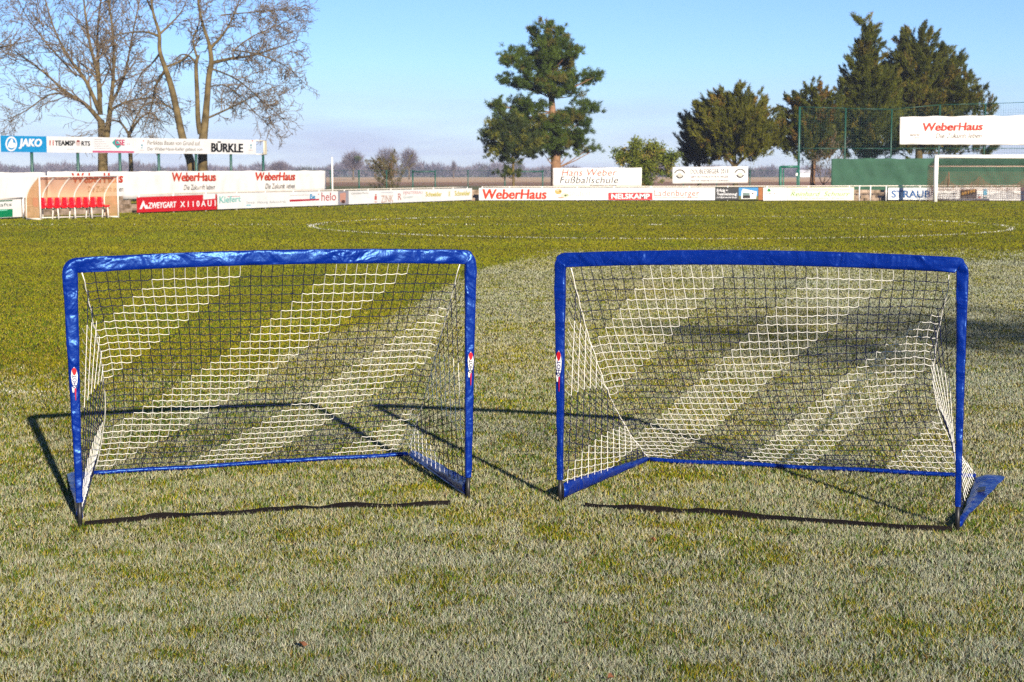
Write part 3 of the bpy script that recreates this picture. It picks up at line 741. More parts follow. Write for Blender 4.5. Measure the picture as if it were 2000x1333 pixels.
# ------------------------------------------------------------------ full-size goal
GW = principled('goal_white_paint', (0.80, 0.78, 0.70), 0.4, 0.5, 0.05, 4)
root = empty('football_goal', 'full-size white football goal before the boards', 'football goal')
gl = gnd(1826.5, 394.6); gy = gl.y; gz = at(1827, 306.5, gy).z
gx0, gx1 = gl.x, gl.x + 7.4
for x in (gx0, gx1):
    mb = MB(); mb.tube([(x, gy, -0.03), (x, gy, gz)], 0.125, 12); mb.build('goal_post', GW, root)
mb = MB(); mb.tube([(gx0 - 0.12, gy, gz), (gx1 + 0.12, gy, gz)], 0.115, 12); mb.build('crossbar', GW, root)
NETB = principled('brown_net', (0.19, 0.10, 0.06), 0.9, 0.1)
mb = MB()
zb = at(1860, 325.6, gy + 2).z
nx = 62
def gnode(i, j):      # the net: back curtain hung from a rear rope, slack at the foot
    u = i / nx; v = j / 18
    x = gx0 + 0.1 + (gx1 - gx0 - 0.2) * u
    peak = 0.55 * math.exp(-((u - 0.12) / 0.035) ** 2) + 0.75 * math.exp(-((u - 0.40) / 0.07) ** 2) + 0.5 * math.exp(-((u - 0.8) / 0.06) ** 2)
    z = zb * (1 - v) + (0.05 + 0.0 * peak) * v
    return (x, gy + 2.0 + 0.25 * math.sin(u * 17) * v, z)
for i in range(nx + 1):
    mb.tube([gnode(i, 0), gnode(i, 9), gnode(i, 18)], 0.0075, 3, 0, False)
for j in range(19):
    mb.tube([gnode(i, j) for i in range(0, nx + 1, 2)], 0.0075, 3, 0, False)
for i in range(0, nx + 1):
    a = gnode(i, 0); mb.tube([(a[0], gy, gz - 0.05), ((a[0]), gy + 1.0, (gz + zb) / 2 - 0.12), a], 0.0075, 3, 0, False)
for k in range(1, 12):
    q = k / 12; mb.tube([(gx0, gy + 2 * q, gz + (zb - gz) * q - 0.2 * q * (1 - q)), (gx1, gy + 2 * q, gz + (zb - gz) * q - 0.2 * q * (1 - q))], 0.0075, 3, 0, False)
for k in range(11):
    q = k / 11
    mb.tube([(gx0, gy + 2 * q, gz + (zb - gz) * q), (gx0, gy + 2 * q, 0.03)], 0.0075, 3, 0, False)
for k in range(1, 18):
    mb.tube([(gx0, gy, gz * k / 18), (gx0, gy + 2, zb * k / 18)], 0.0075, 3, 0, False)
# tied-up lower net: folds lifted to peaks
for i in range(0, 125):
    u = i / 124; x = gx0 + 0.3 + (gx1 - gx0 - 0.4) * u
    pk = 0.95 * math.exp(-abs(u - 0.115) / 0.045) + 0.95 * math.exp(-abs(u - 0.40) / 0.075) + 0.75 * math.exp(-abs(u - 0.78) / 0.07) + 0.16
    mb.tube([(x, gy + 1.8, 0.62), (x + 0.02 * math.sin(i), gy + 1.75, 0.72 + pk * 0.75)], 0.012, 3, 0, False)
tag(mb.build('net', NETB, root), kind='stuff')
mb = MB(); mb.tube([(gx0 + 0.15, gy + 2.0, zb), (gx1, gy + 2.0, zb)], 0.035, 6); mb.build('rear_net_bar', principled('net_bar', (0.5, 0.36, 0.28), 0.6, 0.3), root)
mb = MB(); mb.tube([at(1851, 365, gy + 1.7), at(1853.5, 355, gy + 1.7), at(1853, 336, gy + 1.7)], 0.03, 6); mb.build('net_stanchion', NETB, root)

# ------------------------------------------------------------------ trees
BARK = principled('bark_bare_tree', (0.115, 0.084, 0.036), 0.9, 0.15, 0.6, 2.2, 1.0, 9)
TWIG = principled('twig_bark', (0.150, 0.112, 0.072), 0.9, 0.2, 0.3, 2.0)
PINEBARK = principled('pine_bark', (0.22, 0.125, 0.07), 0.9, 0.2, 0.4, 3.0, 0.8, 12)
LEAF = principled('foliage', (0.06, 0.08, 0.02), 0.65, 0.12, attr=True)

def grow(out, p, dr, ln, r, depth, R, up, dens, rmin=0.011):
    n = max(3, int(ln / 0.5)) if depth > 0 else 3
    n = min(n, 7)
    pts = [p.copy()]; rad = [r]
    q = p.copy(); dv = dr.normalized()
    for i in range(n):
        dv = (dv + Vector((R.gauss(0, 0.14), R.gauss(0, 0.14), R.gauss(0, 0.12) + up))).normalized()
        q = q + dv * (ln / n)
        pts.append(q.copy()); rad.append(max(rmin, r * (1 - 0.72 * (i + 1) / n)))
    out.append((pts, rad, depth))
    if depth > 0:
        k = max(3, int(ln * dens[depth - 1]))
        for i in range(k):
            tt = 0.18 + 0.82 * (i + R.random()) / k
            f = tt * n; a = min(int(f), n - 1); w = f - a
            pos = pts[a].lerp(pts[a + 1], w); rr = rad[a] + (rad[a + 1] - rad[a]) * w
            tan = (pts[a + 1] - pts[a]).normalized()
            perp = tan.orthogonal().normalized(); ang = R.uniform(0, 2 * math.pi)
            perp = (perp * math.cos(ang) + tan.cross(perp) * math.sin(ang))
            spread = R.uniform(0.55, 1.05)
            grow(out, pos, (tan * math.cos(spread) + perp * math.sin(spread)), max(0.35, ln * R.uniform(0.30, 0.52) * (1.15 - 0.55 * tt)), max(rmin, rr * 0.55), depth - 1, R, up * (1 if depth > 1 else -0.4), dens, rmin)

def bare_tree(name, label, cat, Y, trunk, limbs, seed, dens=(4.6, 3.6, 1.5), depth=3, group=None, spreadY=1.0, blen=1.0, girth=1.0, up=0.03, rmin=0.013, sides=3):
    R = random.Random(seed)
    root = empty(name, label, cat, group, (0, 0, 0))
    def path(pts, yo=0.0):
        out = []; pts = [(x, y, r * girth) for x, y, r in pts]
        for i, (x, y, r) in enumerate(pts):
            v = at(x, y, Y); v.y += yo * i / max(1, len(pts) - 1); out.append((v, r))
        return out
    mb = MB(); crown = []
    def smooth(pr):
        P = [p for p, _ in pr]; RR = [r for _, r in pr]; o = []; rr = []
        for i in range(len(P) - 1):
            p0 = P[max(i - 1, 0)]; p1 = P[i]; p2 = P[i + 1]; p3 = P[min(i + 2, len(P) - 1)]
            for k in range(4):
                t_ = k / 4
                o.append(0.5 * ((2 * p1) + (p2 - p0) * t_ + (2 * p0 - 5 * p1 + 4 * p2 - p3) * t_ ** 2 + (3 * p1 - p0 - 3 * p2 + p3) * t_ ** 3)); rr.append(RR[i] + (RR[i + 1] - RR[i]) * t_)
        o.append(P[-1]); rr.append(RR[-1])
        return o, rr
    for tr_ in trunk:
        P, RR = smooth(path(tr_)); 
        if P[0].z < 1.5: P[0].z = -0.1
        mb.tube(P, RR, 10, 0)
    for lb in limbs:
        yo = R.uniform(-2.6, 2.6) * spreadY if spreadY > 0 else (1.2 + max(0.0, lb[-1][0] - 397) * 0.062 + R.uniform(0, 1.5))
        P, RR = smooth(path(lb, yo)); mb.tube(P, RR, 7, 0)
        tot = sum((P[i + 1] - P[i]).length for i in range(len(P) - 1))
        k = max(5, int(tot * 3.0))
        for i in range(k):
            f = (0.15 + 0.85 * (i + R.random()) / k) * (len(P) - 1); a = min(int(f), len(P) - 2); w = f - a
            pos = P[a].lerp(P[a + 1], w); tan = (P[a + 1] - P[a]).normalized(); rr = RR[a] + (RR[a + 1] - RR[a]) * w
            perp = tan.orthogonal().normalized(); ang = R.uniform(0, 2 * math.pi)
            perp = perp * math.cos(ang) + tan.cross(perp) * math.sin(ang)
            sp_ = R.uniform(0.5, 1.0)
            grow(crown, pos, tan * math.cos(sp_) + perp * math.sin(sp_), R.uniform(1.2, 2.9) * blen * (1.0 if i < k - 2 else 0.8), max(rmin, rr * 0.5), depth - 1, R, up, dens, rmin)
    mb.build('trunk', BARK, root)
    mc = MB()
    for pts, rad, dp in crown:
        mc.tube(pts, rad, 5 if dp >= 2 else sides, 0, False)
    tag(mc.build('crown', TWIG, root), kind='stuff')
    return root
G_BT = 'bare winter trees behind the hoarding'
YA = 92.0
bare_tree('bare_tree', 'bare winter tree with many spreading limbs, furthest left', 'tree', 96.0,
    [[(202, 400, .33), (201, 330, .30), (200, 270, .26), (197, 235, .2)], [(203, 300, .24), (210, 255, .18), (216, 210, .14)]],
    [[(197, 238, .17), (168, 205, .12), (130, 180, .085), (85, 140, .06), (35, 105, .03)],
     [(193, 215, .15), (172, 160, .10), (140, 110, .08), (115, 50, .05), (95, -40, .025)],
     [(196, 225, .17), (192, 150, .12), (178, 90, .09), (168, 20, .06), (160, -70, .03)],
     [(197, 190, .12), (188, 110, .09), (186, 40, .06), (195, -50, .03)],
     [(214, 220, .15), (222, 150, .11), (222, 70, .08), (212, -20, .05), (216, -90, .02)],
     [(216, 205, .10), (238, 150, .08), (250, 70, .05), (262, -10, .03)],
     [(216, 215, .09), (250, 198, .07), (300, 192, .05), (330, 212, .02)],
     [(140, 185, .06), (105, 186, .05), (70, 215, .035), (48, 232, .02)],
     [(150, 150, .06), (100, 90, .05), (60, 30, .03), (40, -30, .02)]], 11, group=G_BT)
bare_tree('bare_tree', 'leaning bare tree with a curved trunk behind the hoarding', 'tree', 82.0,
    [[(380, 400, .30), (374, 325, .28), (358, 275, .25), (347, 225, .22), (336, 175, .2), (325, 140, .17), (312, 100, .13), (311, 65, .11), (298, 20, .08), (290, -60, .04)]],
    [[(322, 138, .10), (300, 165, .08), (285, 205, .05), (262, 255, .02)],
     [(311, 72, .09), (285, 62, .07), (250, 60, .05), (208, 64, .03)],
     [(312, 105, .08), (290, 122, .06), (262, 140, .04), (235, 175, .02)],
     [(322, 132, .08), (345, 118, .06), (362, 95, .04), (375, 60, .02)],
     [(311, 68, .08), (330, 45, .06), (350, 15, .04), (365, -40, .02)],
     [(298, 22, .07), (275, -10, .05), (255, -50, .03)],
     [(345, 220, .06), (320, 205, .05), (285, 200, .035), (245, 215, .02)]], 12, group=G_BT, spreadY=0, blen=0.8, girth=0.8)
bare_tree('bare_tree', 'tall bare tree with a pale twin trunk behind the black capitals', 'tree', 82.9,
    [[(398, 400, .33), (396, 325, .31), (396, 280, .29), (400, 245, .24), (404, 200, .2), (408, 150, .18), (413, 122, .16), (408, 85, .12), (398, 55, .1), (388, 10, .07), (380, -70, .03)],
     [(392, 262, .2), (387, 235, .16), (385, 180, .14), (383, 128, .12), (388, 108, .09)]],
    [[(412, 124, .13), (435, 108, .10), (460, 95, .08), (495, 72, .05), (535, 45, .02)],
     [(410, 95, .10), (425, 60, .08), (432, 20, .05), (440, -40, .03)],
     [(455, 98, .05), (490, 98, .045), (520, 112, .03), (540, 140, .018)],
     [(408, 230, .07), (430, 208, .055), (460, 180, .04), (500, 150, .02)],
     [(383, 125, .08), (365, 108, .06), (345, 105, .04), (325, 118, .02)],
     [(384, 110, .08), (372, 75, .06), (378, 40, .045), (372, -20, .025)],
     [(432, 30, .05), (465, 12, .04), (500, -5, .03), (530, -20, .02)],
     [(415, 135, .06), (445, 150, .05), (480, 190, .035), (510, 225, .018)],
     [(460, 95, .05), (475, 60, .04), (500, 30, .03), (520, 0, .02)],
     [(406, 170, .05), (430, 165, .04), (470, 215, .03), (490, 245, .015)]], 13, group=G_BT, spreadY=0, blen=0.62, girth=0.82)
bare_tree('small_bare_tree', 'small dark drooping tree between the hoarding posts', 'tree', 94.0,
    [[(255, 400, .15), (256, 330, .13), (254, 290, .12), (252, 262, .11)]],
    [[(253, 265, .08), (240, 240, .06), (222, 240, .04), (205, 262, .015)], [(254, 262, .08), (270, 230, .06), (292, 222, .04), (308, 250, .015)], [(253, 260, .08), (258, 225, .05), (270, 190, .03)]], 14, (2.6, 2.0, 1.2), 3, up=-0.05)
bare_tree('bare_tree', 'bare branches reaching in at the left picture edge', 'tree', 90.0,
    [[(-75, 400, .28), (-72, 250, .22), (-70, 120, .15)]], [[(-70, 130, .1), (-40, 100, .07), (0, 85, .04), (35, 72, .015)], [(-70, 150, .1), (-30, 120, .06), (8, 115, .03)], [(-72, 110, .1), (-30, 50, .06), (10, 15, .02)]], 15, (2.2, 1.8, 1.2), 3, group=G_BT)

def foliage(name, label, cat, blobs, Y, trunk, seed, ntuft, blades, ln, wd, cols, style, group=None, barkm=None, shell=0.6, squash=0.9, limb_r=0.05, extra=None):
    """blobs: (cx, cy, rx, ry, dy) ellipsoids measured in the photo, filled with leaf or needle tufts."""
    r = np.random.default_rng(seed)
    root = empty(name, label, cat, group)
    mb = MB()
    for tr_ in trunk:
        P = [at(x, y, Y) for x, y, _ in tr_]; P[0].z = min(P[0].z, -0.05) if P[0].z < 1.0 else P[0].z
        mb.tube(P, [q for _, _, q in tr_], 9)
    tip = trunk[0]
    C = []; A = []; K = []
    vol = np.array([b_[2] * b_[3] for b_ in blobs], float); vol = vol / vol.sum()
    for (cx, cy, rx, ry, dy), w in zip(blobs, vol):
        c = at(cx, cy, Y + dy); sc = (Y + dy) / F
        R3 = np.array([rx * sc, rx * sc * squash, ry * sc])
        n = max(8, int(ntuft * w))
        M = max(6, n // 9)
        u = unit(r.normal(size=(M, 3)))
        rad = np.where(r.random(M) < shell, r.uniform(0.80, 1.05, M), r.uniform(0.25, 0.85, M))
        # lumpy outline
        lump = 0.82 + 0.36 * np.array([mnoise.noise(Vector((float(a[0] * 2.1), float(a[1] * 2.1), float(a[2] * 2.1 + cx)))) for a in u])
        cen = np.array(c) + u * R3 * (rad * lump)[:, None]
        ci = r.integers(0, M, n); u = u[ci]
        if style == 'yew':           # pointed sprays sweeping outwards and up
            tau = r.random((n, 1)); pax = unit(u * np.array([1, 1, 0.5]) + np.array([0, 0, 1.0]) + 0.15 * r.normal(size=(M, 3))[ci])
            pos = cen[ci] + pax * ((tau * 1.25 - 0.2) * min(1.0, rx / 16.0 + 0.25)) + r.normal(size=(n, 3)) * (0.22 * (1.08 - tau) * min(1.0, rx / 14.0 + 0.2))
        else: pos = cen[ci] + r.normal(size=(n, 3)) * np.array([0.19, 0.19, 0.13]) + (u * np.array([1, 1, 0.4]) + np.array([0, 0, 0.35])) * (r.uniform(-0.12, 0.35, (n, 1)))
        C.append(pos)
        if style == 'pine':   ax = unit(u * np.array([1, 1, 0.5]) + np.array([0, 0, 0.55]))
        elif style == 'yew':  ax = pax
        else:                 ax = unit(u + np.array([0, 0, 0.25]))
        A.append(ax)
        base = cols[0] + (cols[1] - cols[0]) * np.clip(r.random((M, 1))[ci] * 0.7 + r.random((n, 1)) * 0.4, 0, 1)
        k3 = (r.random((M, 1)) < 0.16)[ci] & (r.random((n, 1)) < 0.8)
        base = np.where(k3, cols[2] * r.uniform(0.8, 1.2, (n, 1)), base)
        K.append(base)
        # a limb from the trunk into the mass
        near = min((at(x, y, Y) for tr_ in trunk for x, y, _ in tr_), key=lambda q: (q - c).length + 0.8 * max(0, q.z - c.z))
        mid = near.lerp(c, 0.5) + Vector((0, 0, -0.08))
        mb.tube([near, mid, c], [limb_r, limb_r * 0.8, limb_r * 0.4], 5, 0, False)
    C = np.concatenate(C); A = np.concatenate(A); K = np.concatenate(K)
    n = len(C)
    idx = np.repeat(np.arange(n), blades)
    m = len(idx)
    if style == 'yew':
        L_ = r.uniform(0.2, 0.5, n)[idx]; tpos = r.random(m)
        p0 = C[idx] + A[idx] * (L_ * tpos)[:, None] + r.normal(size=(m, 3)) * (0.07 * (1.2 - tpos))[:, None]
        ax = unit(A[idx] * 1.0 + r.normal(size=(m, 3)) * 0.42)
    elif style == 'pine':
        p0 = C[idx] + A[idx] * (r.random(m) * 0.18)[:, None] + r.normal(size=(m, 3)) * 0.05
        ax = unit(A[idx] * 0.75 + r.normal(size=(m, 3)) * 0.62)
    else:
        p0 = C[idx] + r.normal(size=(m, 3)) * 0.11
        ax = unit(A[idx] * 0.6 + r.normal(size=(m, 3)) * 0.7)
    ls = ln * r.uniform(0.7, 1.3, m); ws = wd * r.uniform(0.7, 1.3, m)
    v = blade_tris(p0, ax, ls, ws, r)
    col = K[idx] * r.uniform(0.75, 1.25, (m, 1))
    if style == 'broad':       # each leaf: two triangles make a pointed oval
        side = unit(np.cross(ax, unit(r.normal(size=ax.shape))))
        q = np.empty((m, 2, 3, 3)); mid = p0 + ax * (ls * 0.5)[:, None]; tipp = p0 + ax * ls[:, None]; w_ = side * (ws * 0.5)[:, None]
        q[:, 0, 0] = p0; q[:, 0, 1] = mid + w_; q[:, 0, 2] = tipp; q[:, 1, 0] = p0; q[:, 1, 1] = tipp; q[:, 1, 2] = mid - w_
        v = q.reshape(-1, 3); col = np.repeat(col, 2, axis=0)
    mb.build('trunk', barkm or BARK, root)
    tag(tri_mesh('crown', v, col, LEAF, root), kind='stuff')
    return root
c3 = lambda *a: np.array(a, float)
PINEC = (c3(0.022, 0.044, 0.008), c3(0.070, 0.100, 0.010), c3(0.095, 0.085, 0.016))
YEWC = (c3(0.040, 0.050, 0.006), c3(0.112, 0.106, 0.008), c3(0.13, 0.085, 0.012))
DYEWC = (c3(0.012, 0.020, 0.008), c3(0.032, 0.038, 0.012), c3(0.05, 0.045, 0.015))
BUSHC = (c3(0.050, 0.078, 0.008), c3(0.13, 0.14, 0.015), c3(0.22, 0.17, 0.04))
YP = 107.0
foliage('pine_tree', 'tall pine with tufted tiers rising above the boards', 'tree',
    [(1068, 55, 15, 14, 0), (1052, 78, 20, 16, .5), (1092, 76, 18, 14, -.5), (1080, 95, 34, 18, 0), (1042, 108, 26, 18, 1), (1108, 108, 20, 20, -.8), (995, 112, 15, 16, .4), (1012, 128, 22, 16, -1),
     (1060, 130, 40, 22, 0), (1105, 135, 24, 18, 1), (992, 158, 13, 8, 0), (1010, 162, 26, 13, -.6), (1050, 165, 36, 16, -1), (1095, 160, 34, 15, .5), (1130, 156, 22, 11, 0), (1152, 152, 13, 12, .3), (1162, 150, 8, 10, 0), (1062, 186, 34, 11, 0), (1098, 178, 28, 8, -.5), (1120, 188, 20, 5, .5),
     (968, 206, 17, 9, 0), (1000, 208, 30, 11, .5), (1036, 208, 30, 13, -.8), (1000, 232, 34, 13, -.8), (1120, 216, 26, 10, -.4), (1150, 214, 14, 12, 0), (1161, 210, 8, 10, 0), (1045, 240, 44, 15, -1), (1100, 240, 44, 14, .8), (1135, 238, 22, 14, -.3),
     (1060, 262, 46, 14, .6), (1115, 262, 34, 14, -.6), (1090, 280, 40, 12, 0), (1125, 284, 20, 10, .5), (1142, 296, 18, 5, 0), (1160, 294, 9, 5, 0), (1062, 300, 22, 5, -.5), (1108, 303, 10, 5, .5), (1130, 272, 18, 9, 0), (1066, 278, 36, 14, -1), (1076, 115, 20, 20, -1.6), (1074, 150, 24, 16, -1.7), (1080, 178, 20, 9, -1.5), (1082, 240, 26, 11, -1.8), (1086, 262, 28, 12, -1.8), (1090, 285, 24, 10, -1.5), (1070, 90, 20, 14, -1.0), (1020, 270, 30, 14, 0.5)],
    YP, [[(1087, 410, .40), (1086, 330, .36), (1084, 270, .30), (1079, 220, .24), (1077, 190, .2), (1074, 140, .14), (1070, 90, .08), (1068, 55, .04)]], 21, 4300, 36, 0.24, 0.034, PINEC, 'pine', None, PINEBARK, 0.62, 0.9, 0.045)
foliage('small_pine_tree', 'smaller round-topped tree on a thin stem left of the pine', 'tree',
    [(985, 240, 30, 18, 0), (1005, 258, 38, 22, .4), (975, 268, 26, 22, -.4), (960, 278, 11, 16, 0), (1020, 282, 36, 20, .3), (990, 295, 34, 16, -.3), (1035, 300, 22, 9, 0), (972, 314, 9, 8, 0), (1005, 312, 12, 7, 0), (958, 290, 8, 10, .3), (996, 342, 12, 9, 0), (986, 340, 7, 7, 0)],
    103.0, [[(1003, 420, .09), (1003, 350, .085), (1002, 320, .09), (1000, 290, .07), (995, 255, .04)]], 22, 950, 34, 0.2, 0.045, (c3(0.018, 0.034, 0.010), c3(0.05, 0.062, 0.014), c3(0.11, 0.11, 0.015)), 'pine', None, None, 0.6, 0.9, 0.03)
foliage('evergreen_shrub', 'glossy broad-leaved evergreen shrub between the two banners', 'shrub',
    [(1250, 290, 22, 14, 0), (1230, 304, 24, 13, .3), (1275, 298, 26, 14, -.3), (1215, 312, 13, 8, 0), (1258, 316, 34, 15, 0), (1295, 314, 20, 12, .2), (1311, 318, 8, 9, 0), (1240, 328, 22, 9, -.2), (1270, 333, 22, 8, .2), (1258, 350, 8, 14, 0), (1300, 338, 9, 8, .2), (1262, 368, 10, 10, 0)],
    102.0, [[(1259, 410, .12), (1258, 360, .1), (1257, 330, .08), (1256, 305, .04)]], 23, 800, 18, 0.17, 0.075, BUSHC, 'broad', None, None, 0.7, 0.9, 0.03)
foliage('yew_tree', 'wide round olive-green yew behind the crest banner', 'tree',
    [(1425, 215, 32, 26, 0), (1400, 235, 34, 30, .5), (1455, 225, 34, 30, -.5), (1480, 250, 34, 32, .3), (1435, 260, 55, 36, -1), (1395, 270, 32, 32, -.8), (1490, 282, 26, 24, 0), (1440, 295, 44, 20, -.6), (1505, 275, 14, 20, 0), (1395, 300, 26, 18, 0), (1470, 306, 22, 12, 0)],
    104.0, [[(1437, 410, .18), (1436, 340, .17), (1434, 310, .15), (1432, 260, .1), (1430, 225, .05)], [(1434, 325, .1), (1412, 300, .08), (1400, 270, .04)], [(1436, 325, .1), (1462, 300, .08), (1475, 265, .04)]], 24, 2900, 32, 0.25, 0.05, YEWC, 'yew')
foliage('yew_tree', 'dark narrow yew left of the round yew', 'tree',
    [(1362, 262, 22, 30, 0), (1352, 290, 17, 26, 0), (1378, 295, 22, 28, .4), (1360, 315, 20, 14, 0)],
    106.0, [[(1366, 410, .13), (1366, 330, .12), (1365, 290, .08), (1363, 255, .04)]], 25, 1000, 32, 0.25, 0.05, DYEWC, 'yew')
foliage('yew_tree', 'ragged yew on a reddish trunk at the corner of the tall fence', 'tree',
    [(1585, 205, 22, 22, 0), (1562, 225, 24, 24, .3), (1605, 225, 26, 26, -.3), (1580, 250, 40, 26, 0), (1548, 262, 20, 22, 0), (1615, 262, 26, 28, .3), (1585, 280, 36, 20, -.4), (1560, 295, 20, 12, 0), (1592, 304, 18, 12, 0), (1542, 285, 12, 16, 0), (1612, 300, 14, 14, .2)],
    105.0, [[(1588, 410, .22), (1587, 345, .17), (1590, 315, .16), (1588, 280, .12), (1585, 225, .05)]], 26, 2000, 32, 0.20, 0.06, (c3(0.026, 0.036, 0.006), c3(0.080, 0.084, 0.008), c3(0.12, 0.072, 0.015)), 'yew', None, PINEBARK)
foliage('spire_conifer', 'tallest dark conifer tapering to a spire behind the tall fence', 'tree',
    [(1690, 50, 5, 14, 0), (1690, 75, 11, 16, 0), (1691, 100, 16, 18, 0), (1692, 125, 19, 20, .3), (1686, 150, 24, 20, -.3), (1705, 150, 18, 20, .3), (1680, 175, 34, 22, 0), (1712, 178, 28, 22, -.4), (1665, 200, 32, 24, .4), (1705, 205, 40, 24, -.6), (1648, 222, 24, 20, 0), (1690, 232, 46, 24, -.8), (1720, 240, 32, 24, .4), (1655, 250, 32, 22, 0), (1700, 265, 44, 22, -.4), (1665, 280, 34, 18, .3), (1725, 285, 30, 18, 0), (1690, 300, 36, 14, 0)],
    106.5, [[(1692, 410, .30), (1692, 300, .26), (1692, 200, .18), (1691, 110, .09), (1690, 45, .02)]], 27, 3900, 32, 0.25, 0.05, (c3(0.026, 0.038, 0.006), c3(0.084, 0.090, 0.008), c3(0.11, 0.088, 0.012)), 'yew')
foliage('spreading_yew', 'broad spreading yew with upswept tips behind the high banner', 'tree',
    [(1790, 95, 26, 22, 0), (1768, 120, 24, 26, .4), (1815, 115, 24, 26, -.4), (1840, 140, 20, 22, .3), (1785, 150, 40, 30, -.6), (1825, 165, 34, 28, .4), (1860, 165, 18, 22, 0), (1755, 165, 24, 30, .3), (1785, 195, 46, 30, -.8), (1840, 200, 40, 26, .5), (1880, 195, 20, 20, 0), (1900, 205, 14, 14, .3), (1755, 215, 30, 30, 0), (1815, 225, 50, 26, -.5), (1870, 222, 34, 18, .3), (1915, 220, 18, 10, 0), (1770, 255, 40, 26, 0), (1830, 260, 50, 22, .4), (1890, 255, 30, 18, 0), (1790, 290, 44, 18, 0), (1850, 295, 44, 14, .3), (1910, 295, 30, 10, 0), (1935, 216, 8, 5, 0), (1845, 108, 8, 14, 0), (1868, 135, 7, 14, .3), (1890, 165, 7, 14, 0), (1910, 185, 6, 12, 0)],
    109.0, [[(1795, 410, .30), (1795, 300, .26), (1793, 220, .18), (1790, 130, .06)], [(1795, 300, .16), (1840, 250, .1), (1880, 205, .05)], [(1795, 280, .14), (1830, 210, .09), (1845, 140, .03)]], 28, 4800, 32, 0.25, 0.05, (c3(0.026, 0.038, 0.006), c3(0.086, 0.088, 0.008), c3(0.11, 0.085, 0.012)), 'yew')
foliage('hedge_bush', 'sparse olive bush standing at the low wire fence', 'bush',
    [(755, 335, 18, 10, 0), (772, 336, 16, 12, .2), (764, 348, 22, 12, 0), (768, 360, 18, 9, 0), (760, 372, 14, 8, 0)],
    105.0, [[(766, 400, .06), (766, 360, .05), (764, 340, .03)]], 29, 240, 22, 0.16, 0.03, (c3(0.06, 0.052, 0.022), c3(0.13, 0.105, 0.035), c3(0.16, 0.10, 0.05)), 'yew', None, None, 0.4)
bare_tree('bare_shrub', 'tangled bare shrub beside the green windbreak', 'shrub', 104.0, [[(1610, 410, .05), (1608, 360, .04)]], [[(1608, 362, .03), (1612, 340, .02), (1618, 312, .012)], [(1608, 362, .03), (1600, 345, .02), (1596, 325, .012)], [(1608, 362, .03), (1620, 348, .02), (1626, 330, .012)]], 30, (2.6, 2.2, 1.2), 3, spreadY=0.3)

# trees far across the fields
FARC = (c3(0.085, 0.075, 0.095), c3(0.14, 0.118, 0.13), c3(0.08, 0.07, 0.065))  # lilac of the distance haze is put into these twig colours
def far_crown(r, cx, top, bot, half, Y, n, wd, ln):
    c = at(cx, (top + bot) / 2, Y); hz = (bot - top) / 2 * Y / F; hx = half * Y / F
    u = unit(r.normal(size=(n, 3))) * (r.random((n, 1)) ** (1 / 2.2))
    p = np.array(c) + u * np.array([hx, hx * 0.7, hz])
    ax = unit(u * np.array([1, 1, 0.6]) + np.array([0, 0, 0.8]) + r.normal(size=(n, 3)) * 0.45)
    return blade_tris(p, ax, ln * r.uniform(0.6, 1.4, n), wd * r.uniform(0.6, 1.4, n), r)
r = np.random.default_rng(33)
G_FT = 'single bare trees far across the field'
for cx, top, bot, half, Y, lab in ((690, 299, 346, 19, 420, 'distant bare tree with mistletoe clumps left of the olive bush'), (756, 293, 346, 22, 430, 'distant tall pale bare tree above the olive bush'), (799, 294, 346, 15, 440, 'distant slim pale bare tree right of the olive bush'), (1282, 300, 346, 20, 450, 'distant hazy bare tree behind the broad-leaved shrub'), (545, 319, 346, 16, 520, 'distant rounded bare tree above the long white banner'), (886, 318, 346, 4, 560, 'distant thin poplar right of the low fence gate')):
    root = empty('distant_tree', lab, 'tree', G_FT)
    a = at(cx, bot, Y); mb = MB(); tp = at(cx, top + (bot - top) * 0.3, Y); mb.tube([(a.x, Y, 0), tp], [0.3, 0.1], 6)
    for k in range(9):
        an = k * 2.4; q = at(cx + half * 0.75 * math.cos(an), top + (bot - top) * (0.18 + 0.25 * ((k * 37) % 10) / 10), Y); q.y += half * 0.6 * math.sin(an) * Y / F
        mb.tube([Vector((a.x, Y, tp.z * 0.45)), q], [0.1, 0.04], 4, 0, False)
    mb.build('trunk', TWIG, root)
    n = 1500 if half > 10 else 500
    v = far_crown(r, cx, top, bot - (bot - top) * 0.25, half, Y, n, 0.09, 1.5)
    k = FARC[0] + (FARC[1] - FARC[0]) * r.random((n, 1))
    if '690' in str(cx):
        v2 = far_crown(r, cx + 8, top + 8, top + 15, 5, Y - 3, 160, 0.25, 0.6); v = np.concatenate([v, v2]); k = np.concatenate([k, np.tile(c3(0.05, 0.07, 0.02), (160, 1))])
    tag(tri_mesh('crown', v, k, LEAF, root), kind='stuff')
V = []; K = []
for i in range(420):
    x = -260 + 2560 * (i + r.random()) / 420; Y = r.uniform(830, 1050)
    prof = 328 + 5 * math.sin(x / 170.0) + 4 * math.sin(x / 61.0 + 1) + 3 * math.sin(x / 23.0)
    if x < 520: prof -= 8
    if 650 < x < 700 or 700 < x < 830: prof -= 3
    if 560 < x < 640: prof += 7
    if 1150 < x < 1330: prof -= 3
    if x > 1480: prof -= 4
    top = prof + r.uniform(-3, 8)
    n = 190
    V.append(far_crown(r, x, top, 347.0, r.uniform(7, 16), Y, n, 0.5, 2.6))
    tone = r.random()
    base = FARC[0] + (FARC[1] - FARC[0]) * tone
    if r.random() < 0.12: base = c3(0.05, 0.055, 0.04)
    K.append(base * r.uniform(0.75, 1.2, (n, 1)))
w = tri_mesh('far_wood', np.concatenate(V), np.concatenate(K), LEAF)
tag(w, 'lilac-grey bare wood along the horizon', 'wood', None, 'stuff')
